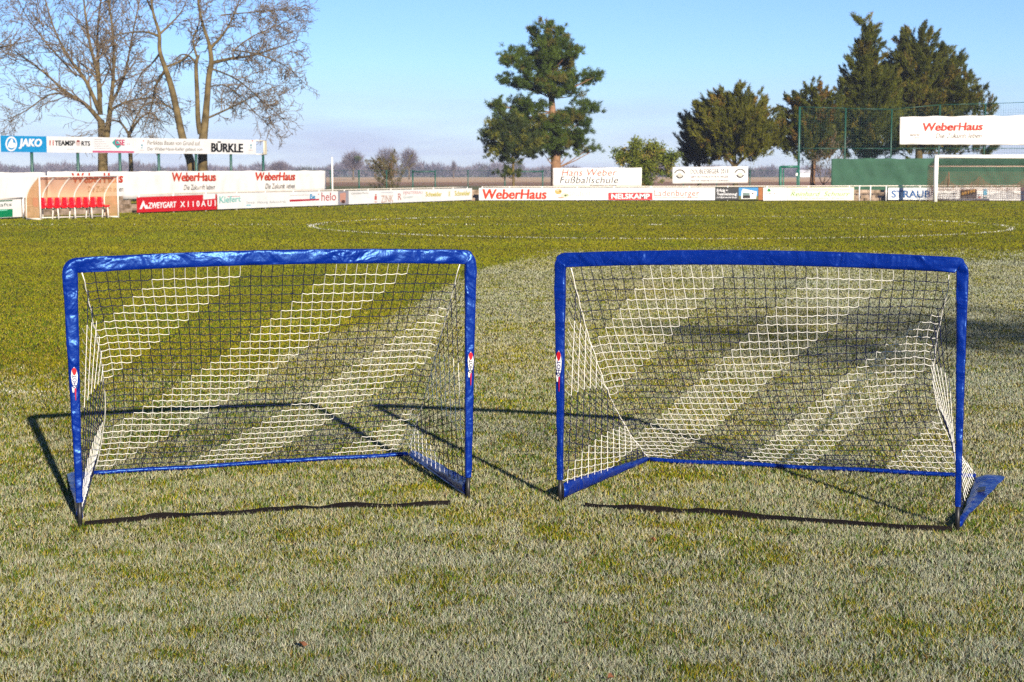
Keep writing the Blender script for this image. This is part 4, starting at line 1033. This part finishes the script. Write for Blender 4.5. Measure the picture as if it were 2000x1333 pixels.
# low farm buildings and a distant house far out
root = empty('distant_house', 'tiny white house far away beside the yew trunk', 'house')
a = at(1574, 341, 800); mb = MB(); mb.box((a.x, 800, 1.1), 7, 6, 2.2); mb.build('wall', WHITE, root)
mb = MB(); mb.add([(a.x - 3.7, 796.6, 2.2), (a.x + 3.7, 796.6, 2.2), (a.x + 3.7, 803.4, 2.2), (a.x - 3.7, 803.4, 2.2), (a.x - 3.7, 800, 3.7), (a.x + 3.7, 800, 3.7)], [(0, 1, 5, 4), (2, 3, 4, 5), (0, 4, 3), (1, 2, 5), (3, 2, 1, 0)]); mb.build('roof', principled('grey_roof', (0.5, 0.5, 0.5), 0.7, 0.3), root)

# unseen pine added behind the camera, its crown shaped to cast the right-hand shade

def added_shade_pine():
    r = np.random.default_rng(51)
    root = empty('added_shade_tree', 'unseen flat-topped pine added behind the photographer to shade the right-hand goal', 'tree')
    mb = MB(); base = Vector((22.0, -32.0, 0))
    mb.tube([base + Vector((0, 0, -0.1)), base + Vector((0.2, 0.3, 8)), base + Vector((0.1, 1.0, 14.5)), Vector((22.3, -30.5, 16.6))], [0.42, 0.34, 0.22, 0.08], 10)
    V = []; K = []
    blobs = [((22.4, -30.2, 17.0), (3.6, 2.6, 1.15), 170), ((26.6, -30.6, 16.8), (3.0, 2.4, 1.2), 150), ((23.4, -30.4, 17.0), (1.6, 1.4, 0.6), 40)]
    for c, R3, n in blobs:
        u = unit(r.normal(size=(n, 3))); pos = np.array(c) + u * np.array(R3) * (r.random((n, 1)) ** 0.4)
        idx = np.repeat(np.arange(n), 40); ax = unit(u[idx] * 0.6 + np.array([0, 0, 0.5]) + r.normal(size=(len(idx), 3)) * 0.6)
        V.append(blade_tris(pos[idx] + r.normal(size=(len(idx), 3)) * 0.06, ax, r.uniform(0.18, 0.34, len(idx)), np.full(len(idx), 0.03), r)); K.append(np.tile(PINEC[0], (len(idx), 1)))
        mb.tube([base + Vector((0.1, 1.0, 14.0)), (Vector(c) + base + Vector((0.1, 1.0, 14.0))) * 0.5 - Vector((0, 0, 0.3)), Vector(c)], [0.12, 0.09, 0.05], 6, 0, False)
    mb.build('trunk', PINEBARK, root)
    tag(tri_mesh('crown', np.concatenate(V), np.concatenate(K), LEAF, root), kind='stuff')
added_shade_pine()

# ------------------------------------------------------------------ the two pop-up goals
BLUE = bpy.data.materials.new('blue_satin_sleeve'); BLUE.use_nodes = True
t = BLUE.node_tree; b = t.nodes['Principled BSDF']
b.inputs['Base Color'].default_value = (0.001, 0.0125, 0.150, 1); b.inputs['Roughness'].default_value = 0.33; b.inputs['Specular IOR Level'].default_value = 0.62; b.inputs['Specular Tint'].default_value = (0.22, 0.5, 1, 1)
pass
tc = N(t, 'ShaderNodeTexCoord'); n1 = N(t, 'ShaderNodeTexNoise'); n1.inputs['Scale'].default_value = 5; n1.inputs['Detail'].default_value = 2; n1.inputs['Distortion'].default_value = 2.2
n2 = N(t, 'ShaderNodeTexNoise'); n2.inputs['Scale'].default_value = 55; n2.inputs['Detail'].default_value = 3
ad = N(t, 'ShaderNodeMath', operation='MULTIPLY_ADD'); ad.inputs[1].default_value = 0.12
bp = N(t, 'ShaderNodeBump'); bp.inputs['Strength'].default_value = 0.9; bp.inputs['Distance'].default_value = 0.018
t.links.new(tc.outputs['Object'], n1.inputs['Vector']); t.links.new(tc.outputs['Object'], n2.inputs['Vector']); t.links.new(n2.outputs['Fac'], ad.inputs[0]); t.links.new(n1.outputs['Fac'], ad.inputs[2]); t.links.new(ad.outputs[0], bp.inputs['Height']); t.links.new(bp.outputs['Normal'], b.inputs['Normal'])
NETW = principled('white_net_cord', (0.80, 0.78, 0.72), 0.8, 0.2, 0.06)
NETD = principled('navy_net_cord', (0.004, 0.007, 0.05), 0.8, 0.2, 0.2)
ROD = principled('black_rod', (0.012, 0.012, 0.013), 0.45, 0.4)
WEB = principled('black_webbing', (0.008, 0.006, 0.006), 0.9, 0.1, 0.25, 60, 0.2, 300)

def sleeve_point(P, Nn, wdt, thk, th, s, seed, amp):
    # P centre, (a, n) = in-plane across and normal directions
    a, n = Nn
    c, si = math.cos(th), math.sin(th)
    e = 0.5
    x = math.copysign(abs(c) ** e, c) * wdt / 2; y = math.copysign(abs(si) ** e, si) * thk / 2
    # creases: long folds running with the sleeve, raking diagonally where the fabric is gathered
    q = Vector((s * 7 + x * 26, x * 34 - s * 3, seed * 5.1 + (3 if si > 0 else 0)))
    q2 = Vector((s * 16 - x * 40, x * 60 + s * 5, seed * 2.7 + 11))
    rid = lambda v_: 1 - 2.2 * abs(mnoise.noise(v_))
    d_ = amp * (0.7 * rid(q) + 0.45 * rid(q2) - 0.3)
    return P + a * (x + 0.25 * d_ * (1 if x > 0 else -1)) + n * (y + d_ * (1 if y > 0 else -1))

def make_goal(label, footL, footR, topL, topR, rearL, rearR, arch, seamL, seamR, flapL, flapR, strap, wpost, logos, seed, cols=34, rows=30, ph=0):
    fL, fR = gnd(*footL), gnd(*footR)
    tL, tR = at(*topL, fL.y), at(*topR, fR.y)
    rL, rR = gnd(*rearL), gnd(*rearR)
    root = empty('pop_up_goal', label, 'pop-up goal', 'two blue pop-up goals')
    # ---- sleeve: one continuous fabric tube, cut into post sleeves and crossbar sleeve
    across = (tR - tL); across.z = 0; across.normalize()
    nrm = Vector((across.y, -across.x, 0))          # towards the camera side
    if nrm.y > 0: nrm = -nrm
    RC = 0.038
    pts = []
    zb = 0.115
    def L3(a, c, t_): return a + (c - a) * t_
    nP = 60
    sL = L3(fL, tL, zb / tL.z); sR = L3(fR, tR, zb / tR.z)
    for i in range(nP): pts.append((L3(sL, tL, i / nP * (1 - RC / (tL - sL).length)), 0, i / nP))
    eL = L3(sL, tL, 1 - RC / (tL - sL).length); eB = L3(tL, tR, RC / (tR - tL).length)
    for i in range(9):
        u = i / 8; pts.append(((eL * (1 - u) ** 2 + tL * 2 * u * (1 - u) + eB * u * u), 0 if u < 0.5 else 1, 1.0))
    eB2 = L3(tR, tL, RC / (tR - tL).length)
    nB = 130
    for i in range(1, nB):
        u = i / nB; p_ = L3(eB, eB2, u); p_.z += arch * 4 * u * (1 - u); pts.append((p_, 1, 1.0))
    eR = L3(sR, tR, 1 - RC / (tR - sR).length)
    for i in range(9):
        u = i / 8; pts.append(((eB2 * (1 - u) ** 2 + tR * 2 * u * (1 - u) + eR * u * u), 1 if u < 0.5 else 2, 1.0))
    for i in range(1, nP + 1): pts.append((L3(eR, sR, i / nP), 2, 1 - i / nP))
    C = [p_ for p_, _, _ in pts]
    sides = 22
    rings = []; s = 0
    for i, (p_, part, hfrac) in enumerate(pts):
        tg = (C[min(i + 1, len(C) - 1)] - C[max(i - 1, 0)]).normalized()
        a = tg.cross(nrm).normalized()
        n_ = a.cross(tg).normalized()
        if n_.dot(nrm) < 0: n_ = -n_
        if i: s += (C[i] - C[i - 1]).length
        if part == 1: wd, th, am = 0.070, 0.022, 0.0040 + 0.0030 * mnoise.noise(Vector((s * 2.2, seed, 5)))
        else:
            w0, w1 = wpost[0] if part == 0 else wpost[1]
            q = max(0, min(1, hfrac)); wd = w0 + (w1 - w0) * (q ** 1.2) + 0.004 * mnoise.noise(Vector((s * 6, seed, part))); th = 0.028; am = 0.0042
        near = min((p_ - tL).length, (p_ - tR).length)
        am += 0.0045 * math.exp(-(near / 0.15) ** 2)
        tw = 0
        rings.append(([sleeve_point(p_, (a, n_), wd, th, 2 * math.pi * k / sides, s, seed, am) for k in range(sides)], part))
    for part, nm in ((0, 'post_sleeve'), (1, 'crossbar_sleeve'), (2, 'post_sleeve')):
        ids = [i for i, (_, q) in enumerate(rings) if q == part]
        if part > 0: ids = [ids[0] - 1] + ids
        mb = MB(); vs = [v for i in ids for v in rings[i][0]]; m = len(ids)
        fs = [(i * sides + k, i * sides + (k + 1) % sides, (i + 1) * sides + (k + 1) % sides, (i + 1) * sides + k) for i in range(m - 1) for k in range(sides)]
        mb.add(vs, fs, 0, True)
        if part == 0: mb.add(rings[ids[0]][0], [tuple(range(sides))])
        if part == 2: mb.add(rings[ids[-1]][0], [tuple(range(sides))])
        mb.build(nm, BLUE, root)
    for f_, s_ in ((fL, sL), (fR, sR)):
        mb = MB(); mb.tube([f_ + Vector((0, 0, -0.03)), f_ + (s_ - f_) * 1.15], 0.0105, 10); mb.build('foot_rod', ROD, root)
    # ---- seams where side and back nets meet
    nL = L3(tL, tR, 0.030) + Vector((0, 0, -0.036)); nR = L3(tR, tL, 0.030) + Vector((0, 0, -0.036))
    bL, bR = rL + Vector((0, 0, 0.03)), rR + Vector((0, 0, 0.03))
    inw = (bR - bL); inw.z = 0; inw.normalize()
    def seam(T, B, bow, t_):
        w = 4 * t_ * (1 - t_)
        skew = t_ ** 1.3 if bow[2] else t_
        w = 4 * skew * (1 - skew)
        return T + (B - T) * t_ + (inw * bow[0] + Vector((0, 0, -bow[1]))) * w
    CL = lambda t_: seam(nL, bL, seamL, t_)
    CR = lambda t_: seam(nR, bR, (-seamR[0], seamR[1], seamR[2]), t_)
    def S_(u, v):
        a_, c_ = CL(v), CR(v)
        p_ = a_ + (c_ - a_) * u
        top = arch * 4 * u * (1 - u) * (1 - v)
        belly = 4 * u * (1 - u) * 4 * v * (1 - v)
        e_ = min(u, 1 - u) * cols
        lift = 0.022 * (1 - math.exp(-e_ * 0.9)) * math.sin(math.pi * min(1, v * 1.05)) 
        return p_ + Vector((0, 0, top - 0.030 * belly + lift)) + Vector((0, -0.02, 0)) * belly
    RW = 0.0018
    def strand(mb, a_, c_, mi, sag, jit):
        m_ = (a_ + c_) * 0.5 + Vector((jit.gauss(0, 0.0007), jit.gauss(0, 0.0007), -sag + jit.gauss(0, 0.0008)))
        mb.tube([a_, m_, c_], 0.00145 if mi == 0 else RW, 4, mi, False)
    J = random.Random(seed)
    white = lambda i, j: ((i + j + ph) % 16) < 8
    grid = [[S_(i / cols, (j / rows) ** 0.93) for i in range(cols + 1)] for j in range(rows + 1)]
    for j in range(1, rows):
        for i in range(cols + 1):
            grid[j][i] = grid[j][i] + Vector((J.gauss(0, 0.0012), J.gauss(0, 0.002), J.gauss(0, 0.0012)))
    mb = MB()
    for j in range(rows + 1):
        for i in range(cols + 1):
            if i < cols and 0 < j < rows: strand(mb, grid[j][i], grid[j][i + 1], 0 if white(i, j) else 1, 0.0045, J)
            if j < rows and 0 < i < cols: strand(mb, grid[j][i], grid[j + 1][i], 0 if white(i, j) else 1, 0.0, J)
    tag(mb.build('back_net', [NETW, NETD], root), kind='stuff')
    for side in (0, 1):
        T, B, f_, C_ = (nL, bL, fL, CL) if side == 0 else (nR, bR, fR, CR)
        bow = seamL if side == 0 else (-seamR[0], seamR[1], seamR[2])
        A0 = f_ + Vector((0, 0, 0.06)); 
        def sp_(p_, q_):     # p_: 0 post .. 1 rear, q_: 0 ground .. 1 top
            w = 4 * p_ * q_
            return A0 + (B - A0) * p_ + (T - A0) * q_ + (inw * bow[0] + Vector((0, 0, -bow[1]))) * w
        mb = MB(); nc, nr = 14, 22; sph = -5 if side == 0 else -10
        tan_ = 0.62
        def node(k, m):      # vertical k, row m (row counted at the post from the top)
            p_ = k / nc; q0 = 1 - m / nr; return p_, q0 * (1 - tan_ * p_)
        for k in range(nc):
            p_ = k / nc
            qs = [node(k, m)[1] for m in range(nr + 1)]
            inside = [(m, q_) for m, q_ in enumerate(qs) if q_ <= 1 - p_ and q_ >= 0]
            if not inside: continue
            seq = ([(inside[0][0] - 1, 1 - p_)] if k > 0 else []) + inside
            for (m0, q0), (m1, q1) in zip(seq[:-1], seq[1:]):
                if k == 0: continue
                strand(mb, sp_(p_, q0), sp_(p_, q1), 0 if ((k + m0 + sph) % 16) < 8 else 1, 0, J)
        for m in range(1, nr):
            prev = None
            for k in range(nc + 1):
                p_, q_ = node(k, m)
                if q_ > 1 - p_:
                    p0, q0 = prev; den = (q_ - q0) + (p_ - p0)
                    t_ = (1 - p0 - q0) / den; pe, qe = p0 + (p_ - p0) * t_, q0 + (q_ - q0) * t_
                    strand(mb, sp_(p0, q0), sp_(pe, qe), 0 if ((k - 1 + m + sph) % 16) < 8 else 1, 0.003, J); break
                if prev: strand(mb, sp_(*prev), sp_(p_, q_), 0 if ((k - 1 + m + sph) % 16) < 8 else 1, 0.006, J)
                prev = (p_, q_)
        tag(mb.build('side_net', [NETW, NETD], root), kind='stuff')
        mb = MB(); mb.tube([C_(i / 30) + Vector((J.gauss(0, .002), J.gauss(0, .002), J.gauss(0, .002))) for i in range(31)], 0.0024, 6, 0); mb.build('edge_cord', NETW, root)
    # ---- rear ground bar in a blue sleeve
    mb = MB(); m = 46
    P = []
    for i in range(m + 1):
        u = i / m; p_ = rL + (rR - rL) * u; p_.z = 0.020 + 0.006 * mnoise.noise(Vector((u * 5, seed, 1))); p_ += nrm * 0.012 * mnoise.noise(Vector((u * 4, seed, 8))); P.append(p_)
    mb.tube(P, [0.012 + 0.003 * mnoise.noise(Vector((i * 0.7, seed, 4))) for i in range(m + 1)], 10); mb.build('rear_ground_sleeve', BLUE, root)
    # ---- side ground sleeves: standing at the foot, lying flat towards the rear
    for side, (f_, r_, fl_) in enumerate(((fL, rL, flapL), (fR, rR, flapR))):
        out = -inw if side == 0 else inw
        h0, h1, w0, w1 = fl_
        m, kk = 26, 7; mb = MB(); vs = []
        for sgn in (1, -1):
            for i in range(m + 1):
                t_ = 0.03 + 0.97 * i / m
                base = f_ + (r_ - f_) * t_ + Vector((0, 0, 0.012))
                hh = h0 + (h1 - h0) * t_; ww = w0 + (w1 - w0) * t_ ** 0.8
                if i == 0: hh *= 0.9
                for k in range(kk + 1):
                    v_ = k / kk
                    wr = 0.006 * mnoise.noise(Vector((t_ * 9, v_ * 2.2 + side * 7, seed)))
                    bulge = 0.014 * math.sin(math.pi * v_) * sgn
                    q = base + Vector((0, 0, 1)) * (hh * v_ + wr) + out * (ww * v_) + (Vector((0, 0, 1)) * ww + out * -hh).normalized() * (bulge + wr)
                    q.z = max(q.z, 0.004)
                    vs.append(q)
        W_ = kk + 1; O = (m + 1) * W_; fs = []
        for i in range(m):
            for k in range(kk):
                a_ = i * W_ + k; fs.append((a_, a_ + 1, a_ + W_ + 1, a_ + W_)); fs.append((O + a_, O + a_ + W_, O + a_ + W_ + 1, O + a_ + 1))
        for i in range(m):
            for k in (0, kk):
                a_ = i * W_ + k; fs.append((a_, a_ + W_, O + a_ + W_, O + a_) if k else (a_, O + a_, O + a_ + W_, a_ + W_))
        for k in range(kk):
            fs.append((k, O + k, O + k + 1, k + 1)); a_ = m * W_ + k; fs.append((a_, a_ + 1, O + a_ + 1, O + a_))
        mb.add(vs, fs, 0, True); fl_o = mb.build('side_ground_sleeve', BLUE, root)
        mb = MB(); mb.tube([f_ + (r_ - f_) * 0.035 + Vector((0, 0, -0.02)), f_ + (r_ - f_) * 0.03 + Vector((0, 0, 0.07)), f_ + (f_ * 0 + (tL if side == 0 else tR) - f_) * 0.11], 0.006, 6); mb.build('elastic_loop', ROD, root)
        if max(w0, w1) > 0.1:
            t_ = 0.62; base = f_ + (r_ - f_) * t_; hh = h0 + (h1 - h0) * t_; ww = w0 + (w1 - w0) * t_ ** 0.8
            ctr = base + Vector((0, 0, 1)) * (hh * 0.55 + 0.034) + out * (ww * 0.55)
            ex = (r_ - f_).normalized() * 0.045; ey = (out * ww + Vector((0, 0, hh))).normalized() * 0.018
            mb = MB(); q = [ctr - ex - ey, ctr + ex - ey, ctr + ex + ey, ctr - ex + ey]; up_ = ex.cross(ey).normalized() * 0.004
            if up_.z < 0: up_ = -up_
            mb.box8([v_ - up_ for v_ in q] + [v_ + up_ for v_ in q]); mb.build('grip_slot', ROD, root)
    # ---- black webbing strap between the feet
    mb = MB(); vs = []; m = 60
    sp2 = [gnd(*q, 0.02) for q in strap]
    for i in range(m + 1):
        f2 = i / m * (len(sp2) - 1); a_ = min(int(f2), len(sp2) - 2); p_ = sp2[a_].lerp(sp2[a_ + 1], f2 - a_)
        tw = 0.55 + 1.3 * mnoise.noise(Vector((i * 0.11, seed * 3.3, 2)))       # twist: flat to half on edge
        p_.z = 0.018 + 0.012 * mnoise.noise(Vector((i * 0.16, seed, 6))); p_.y += 0.03 * mnoise.noise(Vector((i * 0.10, seed, 16)))
        d_ = Vector((0, math.cos(tw), math.sin(tw))) * (0.0115 + 0.005 * math.sin(math.pi * i / m))
        vs += [p_ - d_, p_ + d_, p_ + d_ + Vector((0, 0, 0.002)), p_ - d_ + Vector((0, 0, 0.002))]
        vs = [Vector((v_.x, v_.y, max(v_.z, 0.006))) for v_ in vs]
    fs = [(4 * i + k, 4 * i + (k + 1) % 4, 4 * (i + 1) + (k + 1) % 4, 4 * (i + 1) + k) for i in range(m) for k in range(4)]
    mb.add(vs, fs); mb.build('ground_strap', WEB, root)
    # ---- printed emblem running up the post
    for part, x, ytop, ybot, flip in logos:
        f_, t_ = (fL, tL) if part == 0 else (fR, tR)
        zt, zb_ = at(x, ytop, f_.y).z, at(x, ybot, f_.y).z
        ctr = lambda z: f_ + (t_ - f_) * (z / t_.z)
        def put(mesh_v, mesh_f, z0, z1, x0, x1, mat, off):      # mesh_v in unit square: u up the post, v across
            mb = MB(); vs = []
            for u, v_ in mesh_v:
                z = z0 + (z1 - z0) * u
                c_ = ctr(z); vs.append(c_ + across * (x0 + (x1 - x0) * v_) + nrm * (0.0225 + off))
            mb.add(vs, mesh_f); mb.build('printed_emblem', mat, root)
        H_ = zt - zb_; w_ = 0.013
        drop = [(0.0, 0.5), (0.1, 0.3), (0.3, 0.12), (0.6, 0.0), (0.85, 0.12), (1.0, 0.5), (0.85, 0.85), (0.6, 1.0), (0.3, 0.9), (0.1, 0.7)]
        put(drop, [tuple(range(10))], zb_ + H_ * 0.34, zt, -w_ * 1.15, w_ * 1.15, WHT, 0.0)
        put(drop, [tuple(range(10))], zb_ + H_ * 0.74, zt - H_ * 0.02, -w_ * 0.85, w_ * 0.85, ink(215, 20, 40), 0.0012)
        gv, gf = glyphs('SHOT', 0.03)
        put([(u, 1 - v_) for u, v_ in gv], gf, zb_ + H_ * 0.36, zb_ + H_ * 0.76, -w_ * 0.75, w_ * 0.75, INK if flip else ink(40, 40, 120), 0.0012)
        put([(0, 0.4), (1, 0.2), (1, 0.8), (0, 0.6)], [(0, 1, 2, 3)], zb_, zb_ + H_ * 0.36, -w_ * 0.4, w_ * 0.7, ink(205, 20, 70), 0.0006)
        put([(0, 0.2), (1, 0.0), (1, 0.8), (0, 0.6)], [(0, 1, 2, 3)], zb_ + H_ * 0.24, zb_ + H_ * 0.4, -w_ * 1.0, w_ * 0.1, WHT, 0.0009)
    return root
make_goal('blue pop-up goal on the left, its frame turned towards the right', (157, 1028), (914, 976), (136, 519), (919, 502), (183, 931), (796, 893), 0.018,
    (0.075, 0.0, 1), (0.0, 0.035, 0), (0.075, 0.012, 0.0, 0.14), (0.085, 0.02, 0.01, 0.05),
    [(165, 1022), (240, 1015), (300, 1009), (400, 1003), (500, 997), (580, 991), (650, 989), (760, 985), (880, 981)], ((0.031, 0.068), (0.034, 0.058)), [(0, 139, 716, 781, 0), (1, 922, 686, 752, 1)], 3, cols=35, ph=9)
make_goal('blue pop-up goal on the right, its frame turned towards the left', (1094, 981), (1870, 1037), (1094, 508), (1880, 518), (1268, 904), (1906, 937), 0.022,
    (-0.03, 0.11, 0), (0.15, 0.0, 1), (0.085, 0.02, 0.0, 0.02), (0.03, 0.012, 0.0, 0.15),
    [(1142, 985), (1200, 988), (1270, 993), (1340, 997), (1400, 1000), (1500, 1010), (1640, 1018), (1750, 1027), (1860, 1033)], ((0.030, 0.057), (0.025, 0.053)), [(0, 1089.5, 684, 764, 0)], 4, cols=36, ph=8)

# ------------------------------------------------------------------ fallen leaves
LEAFB = principled('dead_leaf', (0.13, 0.05, 0.022), 0.7, 0.2, 0.3, 30)
lm = None
for x, y, a, lab in ((1275, 1054, .3, 'brown fallen leaf in the grass below the strap of the right-hand goal'), (1108, 1216, 1.2, 'dark brown fallen leaf in the frost midway below the gap between the goals'), (1192, 1323, 2.0, 'brown fallen leaf at the bottom edge, lowest of the leaves'), (1132, 1101, .8, 'reddish fallen leaf just below the foot of the right-hand goal'), (590, 1258, 0.2, 'small brown fallen leaf in the frost below the left-hand goal')):
    if lm is None:
        mb = MB(); n = 12; top = []
        for k in range(n):
            an = 2 * math.pi * k / n; rr = 0.026 * (1 + 0.22 * math.cos(3 * an)) * (1.25 if k == 0 else 1)
            top.append((rr * math.cos(an), rr * 0.75 * math.sin(an), 0.012 * math.sin(an * 2) + 0.006))
        mb.add(top + [(0, 0, 0)], [(k, (k + 1) % n, n) for k in range(n)]); mb.tube([(0.03, 0, 0.006), (0.05, 0.004, 0.012)], 0.0012, 4)
        lo = mb.build('fallen_leaf', LEAFB); lm = lo.data
    else:
        lo = bpy.data.objects.new('fallen_leaf', lm); COL.objects.link(lo)
    g = gnd(x, y, 0.03); lo.location = g; lo.rotation_euler = (0.5 * math.sin(a * 5), 0.4, a * 2)
    tag(lo, lab, 'leaf', 'fallen leaves in the grass'); lo.scale = (0.48, 0.48, 0.48)

# ------------------------------------------------------------------ turf
GR = principled('grass_blades', (0.1, 0.1, 0.02), 0.7, 0.08, attr=True)
r = np.random.default_rng(101)
def smooth01(x): x = np.clip(x, 0, 1); return x * x * (3 - 2 * x)
def lay_grass():
    ds = np.linspace(3.6, 94.0, 3000)
    wd = 0.0024 * (ds / 5.0) ** 0.93                     # blade width grows with distance
    hh = 0.0225 + 0.018 * smooth01((ds - 15) / 40)
    graz = CAMH / np.sqrt(ds ** 2 + CAMH ** 2)
    dens = 2.6 * graz / (0.5 * wd * hh)                  # enough upright area to hide the soil
    dens = np.minimum(dens, 25000)
    half = ds * 0.345 + 1.0
    pdf = dens * 2 * half
    cdf = np.cumsum(pdf) * (ds[1] - ds[0])
    n = int(cdf[-1])
    y = np.interp(r.random(n) * cdf[-1], cdf, ds)
    x = (r.random(n) * 2 - 1) * (y * 0.345 + 1.0)
    w = 0.0024 * (y / 5.0) ** 0.93 * r.uniform(0.7, 1.3, n)
    h = (0.0225 + 0.018 * smooth01((y - 15) / 40)) * r.uniform(0.55, 1.25, n)
    tuft = fbm(x * 3.1, y * 3.1, 5, 3)
    h = h * (0.75 + 0.5 * tuft)
    # keep the board rows' far side free
    ax = unit(np.stack([r.normal(0, 0.7, n), r.normal(0, 0.7, n), np.full(n, 1.0)], 1))
    side_a = r.uniform(0, math.pi, n)
    side = np.stack([np.cos(side_a), np.sin(side_a), np.zeros(n)], 1)
    v = np.empty((n, 3, 3)); c = np.stack([x, y, np.zeros(n)], 1)
    v[:, 0] = c - side * (w * 0.5)[:, None]; v[:, 1] = c + side * (w * 0.5)[:, None]; v[:, 2] = c + ax * h[:, None]
    # colours of the blades themselves: green, yellowed, straw, and hoar frost where the sun came last
    green = c3(0.060, 0.118, 0.006); yel = c3(0.225, 0.198, 0.004); straw = c3(0.33, 0.25, 0.08); brown = c3(0.17, 0.085, 0.03); frost = c3(0.47, 0.445, 0.345); frostc = c3(0.40, 0.435, 0.405)
    a = r.random(n)
    patch = fbm(x * 0.55, y * 0.28, 9, 4); patch2 = fbm(x * 2.3, y * 2.3, 14, 3)
    pg = 0.46 - 0.10 * smooth01((y - 20) / 15) + 0.5 * (patch - 0.5) + 0.5 * (patch2 - 0.5) + 0.18 * smooth01((14 - y) / 6)
    col = np.where((a < pg)[:, None], green, yel)
    col = np.where((r.random(n) < 0.08 + 0.06 * smooth01((16 - y) / 8))[:, None], straw, col)
    col = np.where((r.random(n) < 0.04)[:, None], brown, col)
    col = col * r.uniform(0.5, 1.35, (n, 1)) * (0.72 + 0.56 * fbm(x * 0.22, y * 0.5, 61, 4))[:, None]
    calm = (0.72 * smooth01((y - 9) / 22))[:, None]
    mean = (green * pg[:, None] + yel * (1 - pg[:, None])) * (0.72 + 0.56 * fbm(x * 0.22, y * 0.5, 61, 4))[:, None] * 0.93
    col = col * (1 - calm) + mean * calm
    bound = np.maximum(11.0, np.minimum(31.5, 30.0 + 8.8 * x)) + (fbm(x * 0.35, y * 0.2, 21, 3) - 0.5) * 8.0
    f = smooth01((bound - y) / 3.0 + 0.5)
    streak = fbm(x * 0.42, y * 0.85, 33, 4)
    f = f * np.clip(0.50 + 0.45 * (streak - 0.5) + 0.45 * (patch2 - 0.5) + 1.1 * (fbm(x * 7, y * 7, 71, 2) - 0.5) + 0.20 * smooth01((7.0 - y) / 3) + 0.16 * smooth01((x - 1.0) / 3) + 0.1 * smooth01((y - 12) / 6), 0.04, 0.95)
    isf = r.random(n) < np.clip(f * 1.12, 0, 0.97)
    fa = np.where(isf, r.uniform(0.2, 0.8, n), 0)[:, None]
    cold = np.clip(0.05 + smooth01((7.4 - y) / 3.0) * 0.75 + 1.2 * (streak - 0.5) + 0.5 * smooth01((x - 1.2) / 3) * smooth01((y - 9) / 4), 0, 1)[:, None]
    col = col * (1 - fa) + (frost * (1 - cold) + frostc * cold) * r.uniform(0.75, 1.15, (n, 1)) * fa
    # worn white lime on the blades of the centre circle, the halfway line and the spot
    cc = gnd(1279, 439.5); rad = 9.15 * S
    dist = np.hypot(x - cc.x, y - cc.y)
    wear = fbm(x * 0.8, y * 0.5, 44, 3)
    line = (np.abs(dist - rad) < 0.10) & (r.random(n) < 0.15 + 0.9 * wear)
    half_l = (np.abs(y - cc.y) < 0.09) & (r.random(n) < -0.15 + 0.85 * wear)
    spot = dist < 0.22
    side_l = (np.abs(y - gnd(50, 767).y + 0.0 * x) < 0.07) & (x < -3.2) & (r.random(n) < 0.16)
    lime = c3(0.70, 0.70, 0.62)
    masks = (('centre_circle_marking', line), ('halfway_line_marking', half_l & ~line), ('centre_spot_marking', spot & ~line & ~half_l), ('pitch_line_marking', side_l))
    used = np.zeros(n, bool)
    for nm, mk in masks:
        mk = mk & ~used
        if mk.sum() == 0: continue
        o = tri_mesh(nm, v[mk].reshape(-1, 3), np.tile(lime, (mk.sum(), 1)) * r.uniform(0.6, 1.05, (mk.sum(), 1)), GR)
        tag(o, kind='structure'); used |= mk
    o = tri_mesh('grass', v[~used].reshape(-1, 3), col[~used], GR)
    tag(o, 'short winter turf, frosted in front and sunlit green behind', 'grass', None, 'stuff')
    print('GRASS', n)
lay_grass()

# ------------------------------------------------------------------ winter haze over the fields
HAZE = True
if HAZE:
    hm = bpy.data.materials.new('haze_air'); hm.use_nodes = True
    t = hm.node_tree; t.nodes.clear()
    pv = N(t, 'ShaderNodeVolumePrincipled'); pv.inputs['Color'].default_value = (0.66, 0.74, 1.0, 1); pv.inputs['Density'].default_value = 0.00028; pv.inputs['Anisotropy'].default_value = 0.0
    out = N(t, 'ShaderNodeOutputMaterial'); t.links.new(pv.outputs[0], out.inputs['Volume'])
    mb = MB(); mb.box((0, 500, 10.5), 1800, 1300, 23.2)
    o = mb.build('haze', hm); tag(o, 'thin winter haze over the fields', 'haze', None, 'stuff')
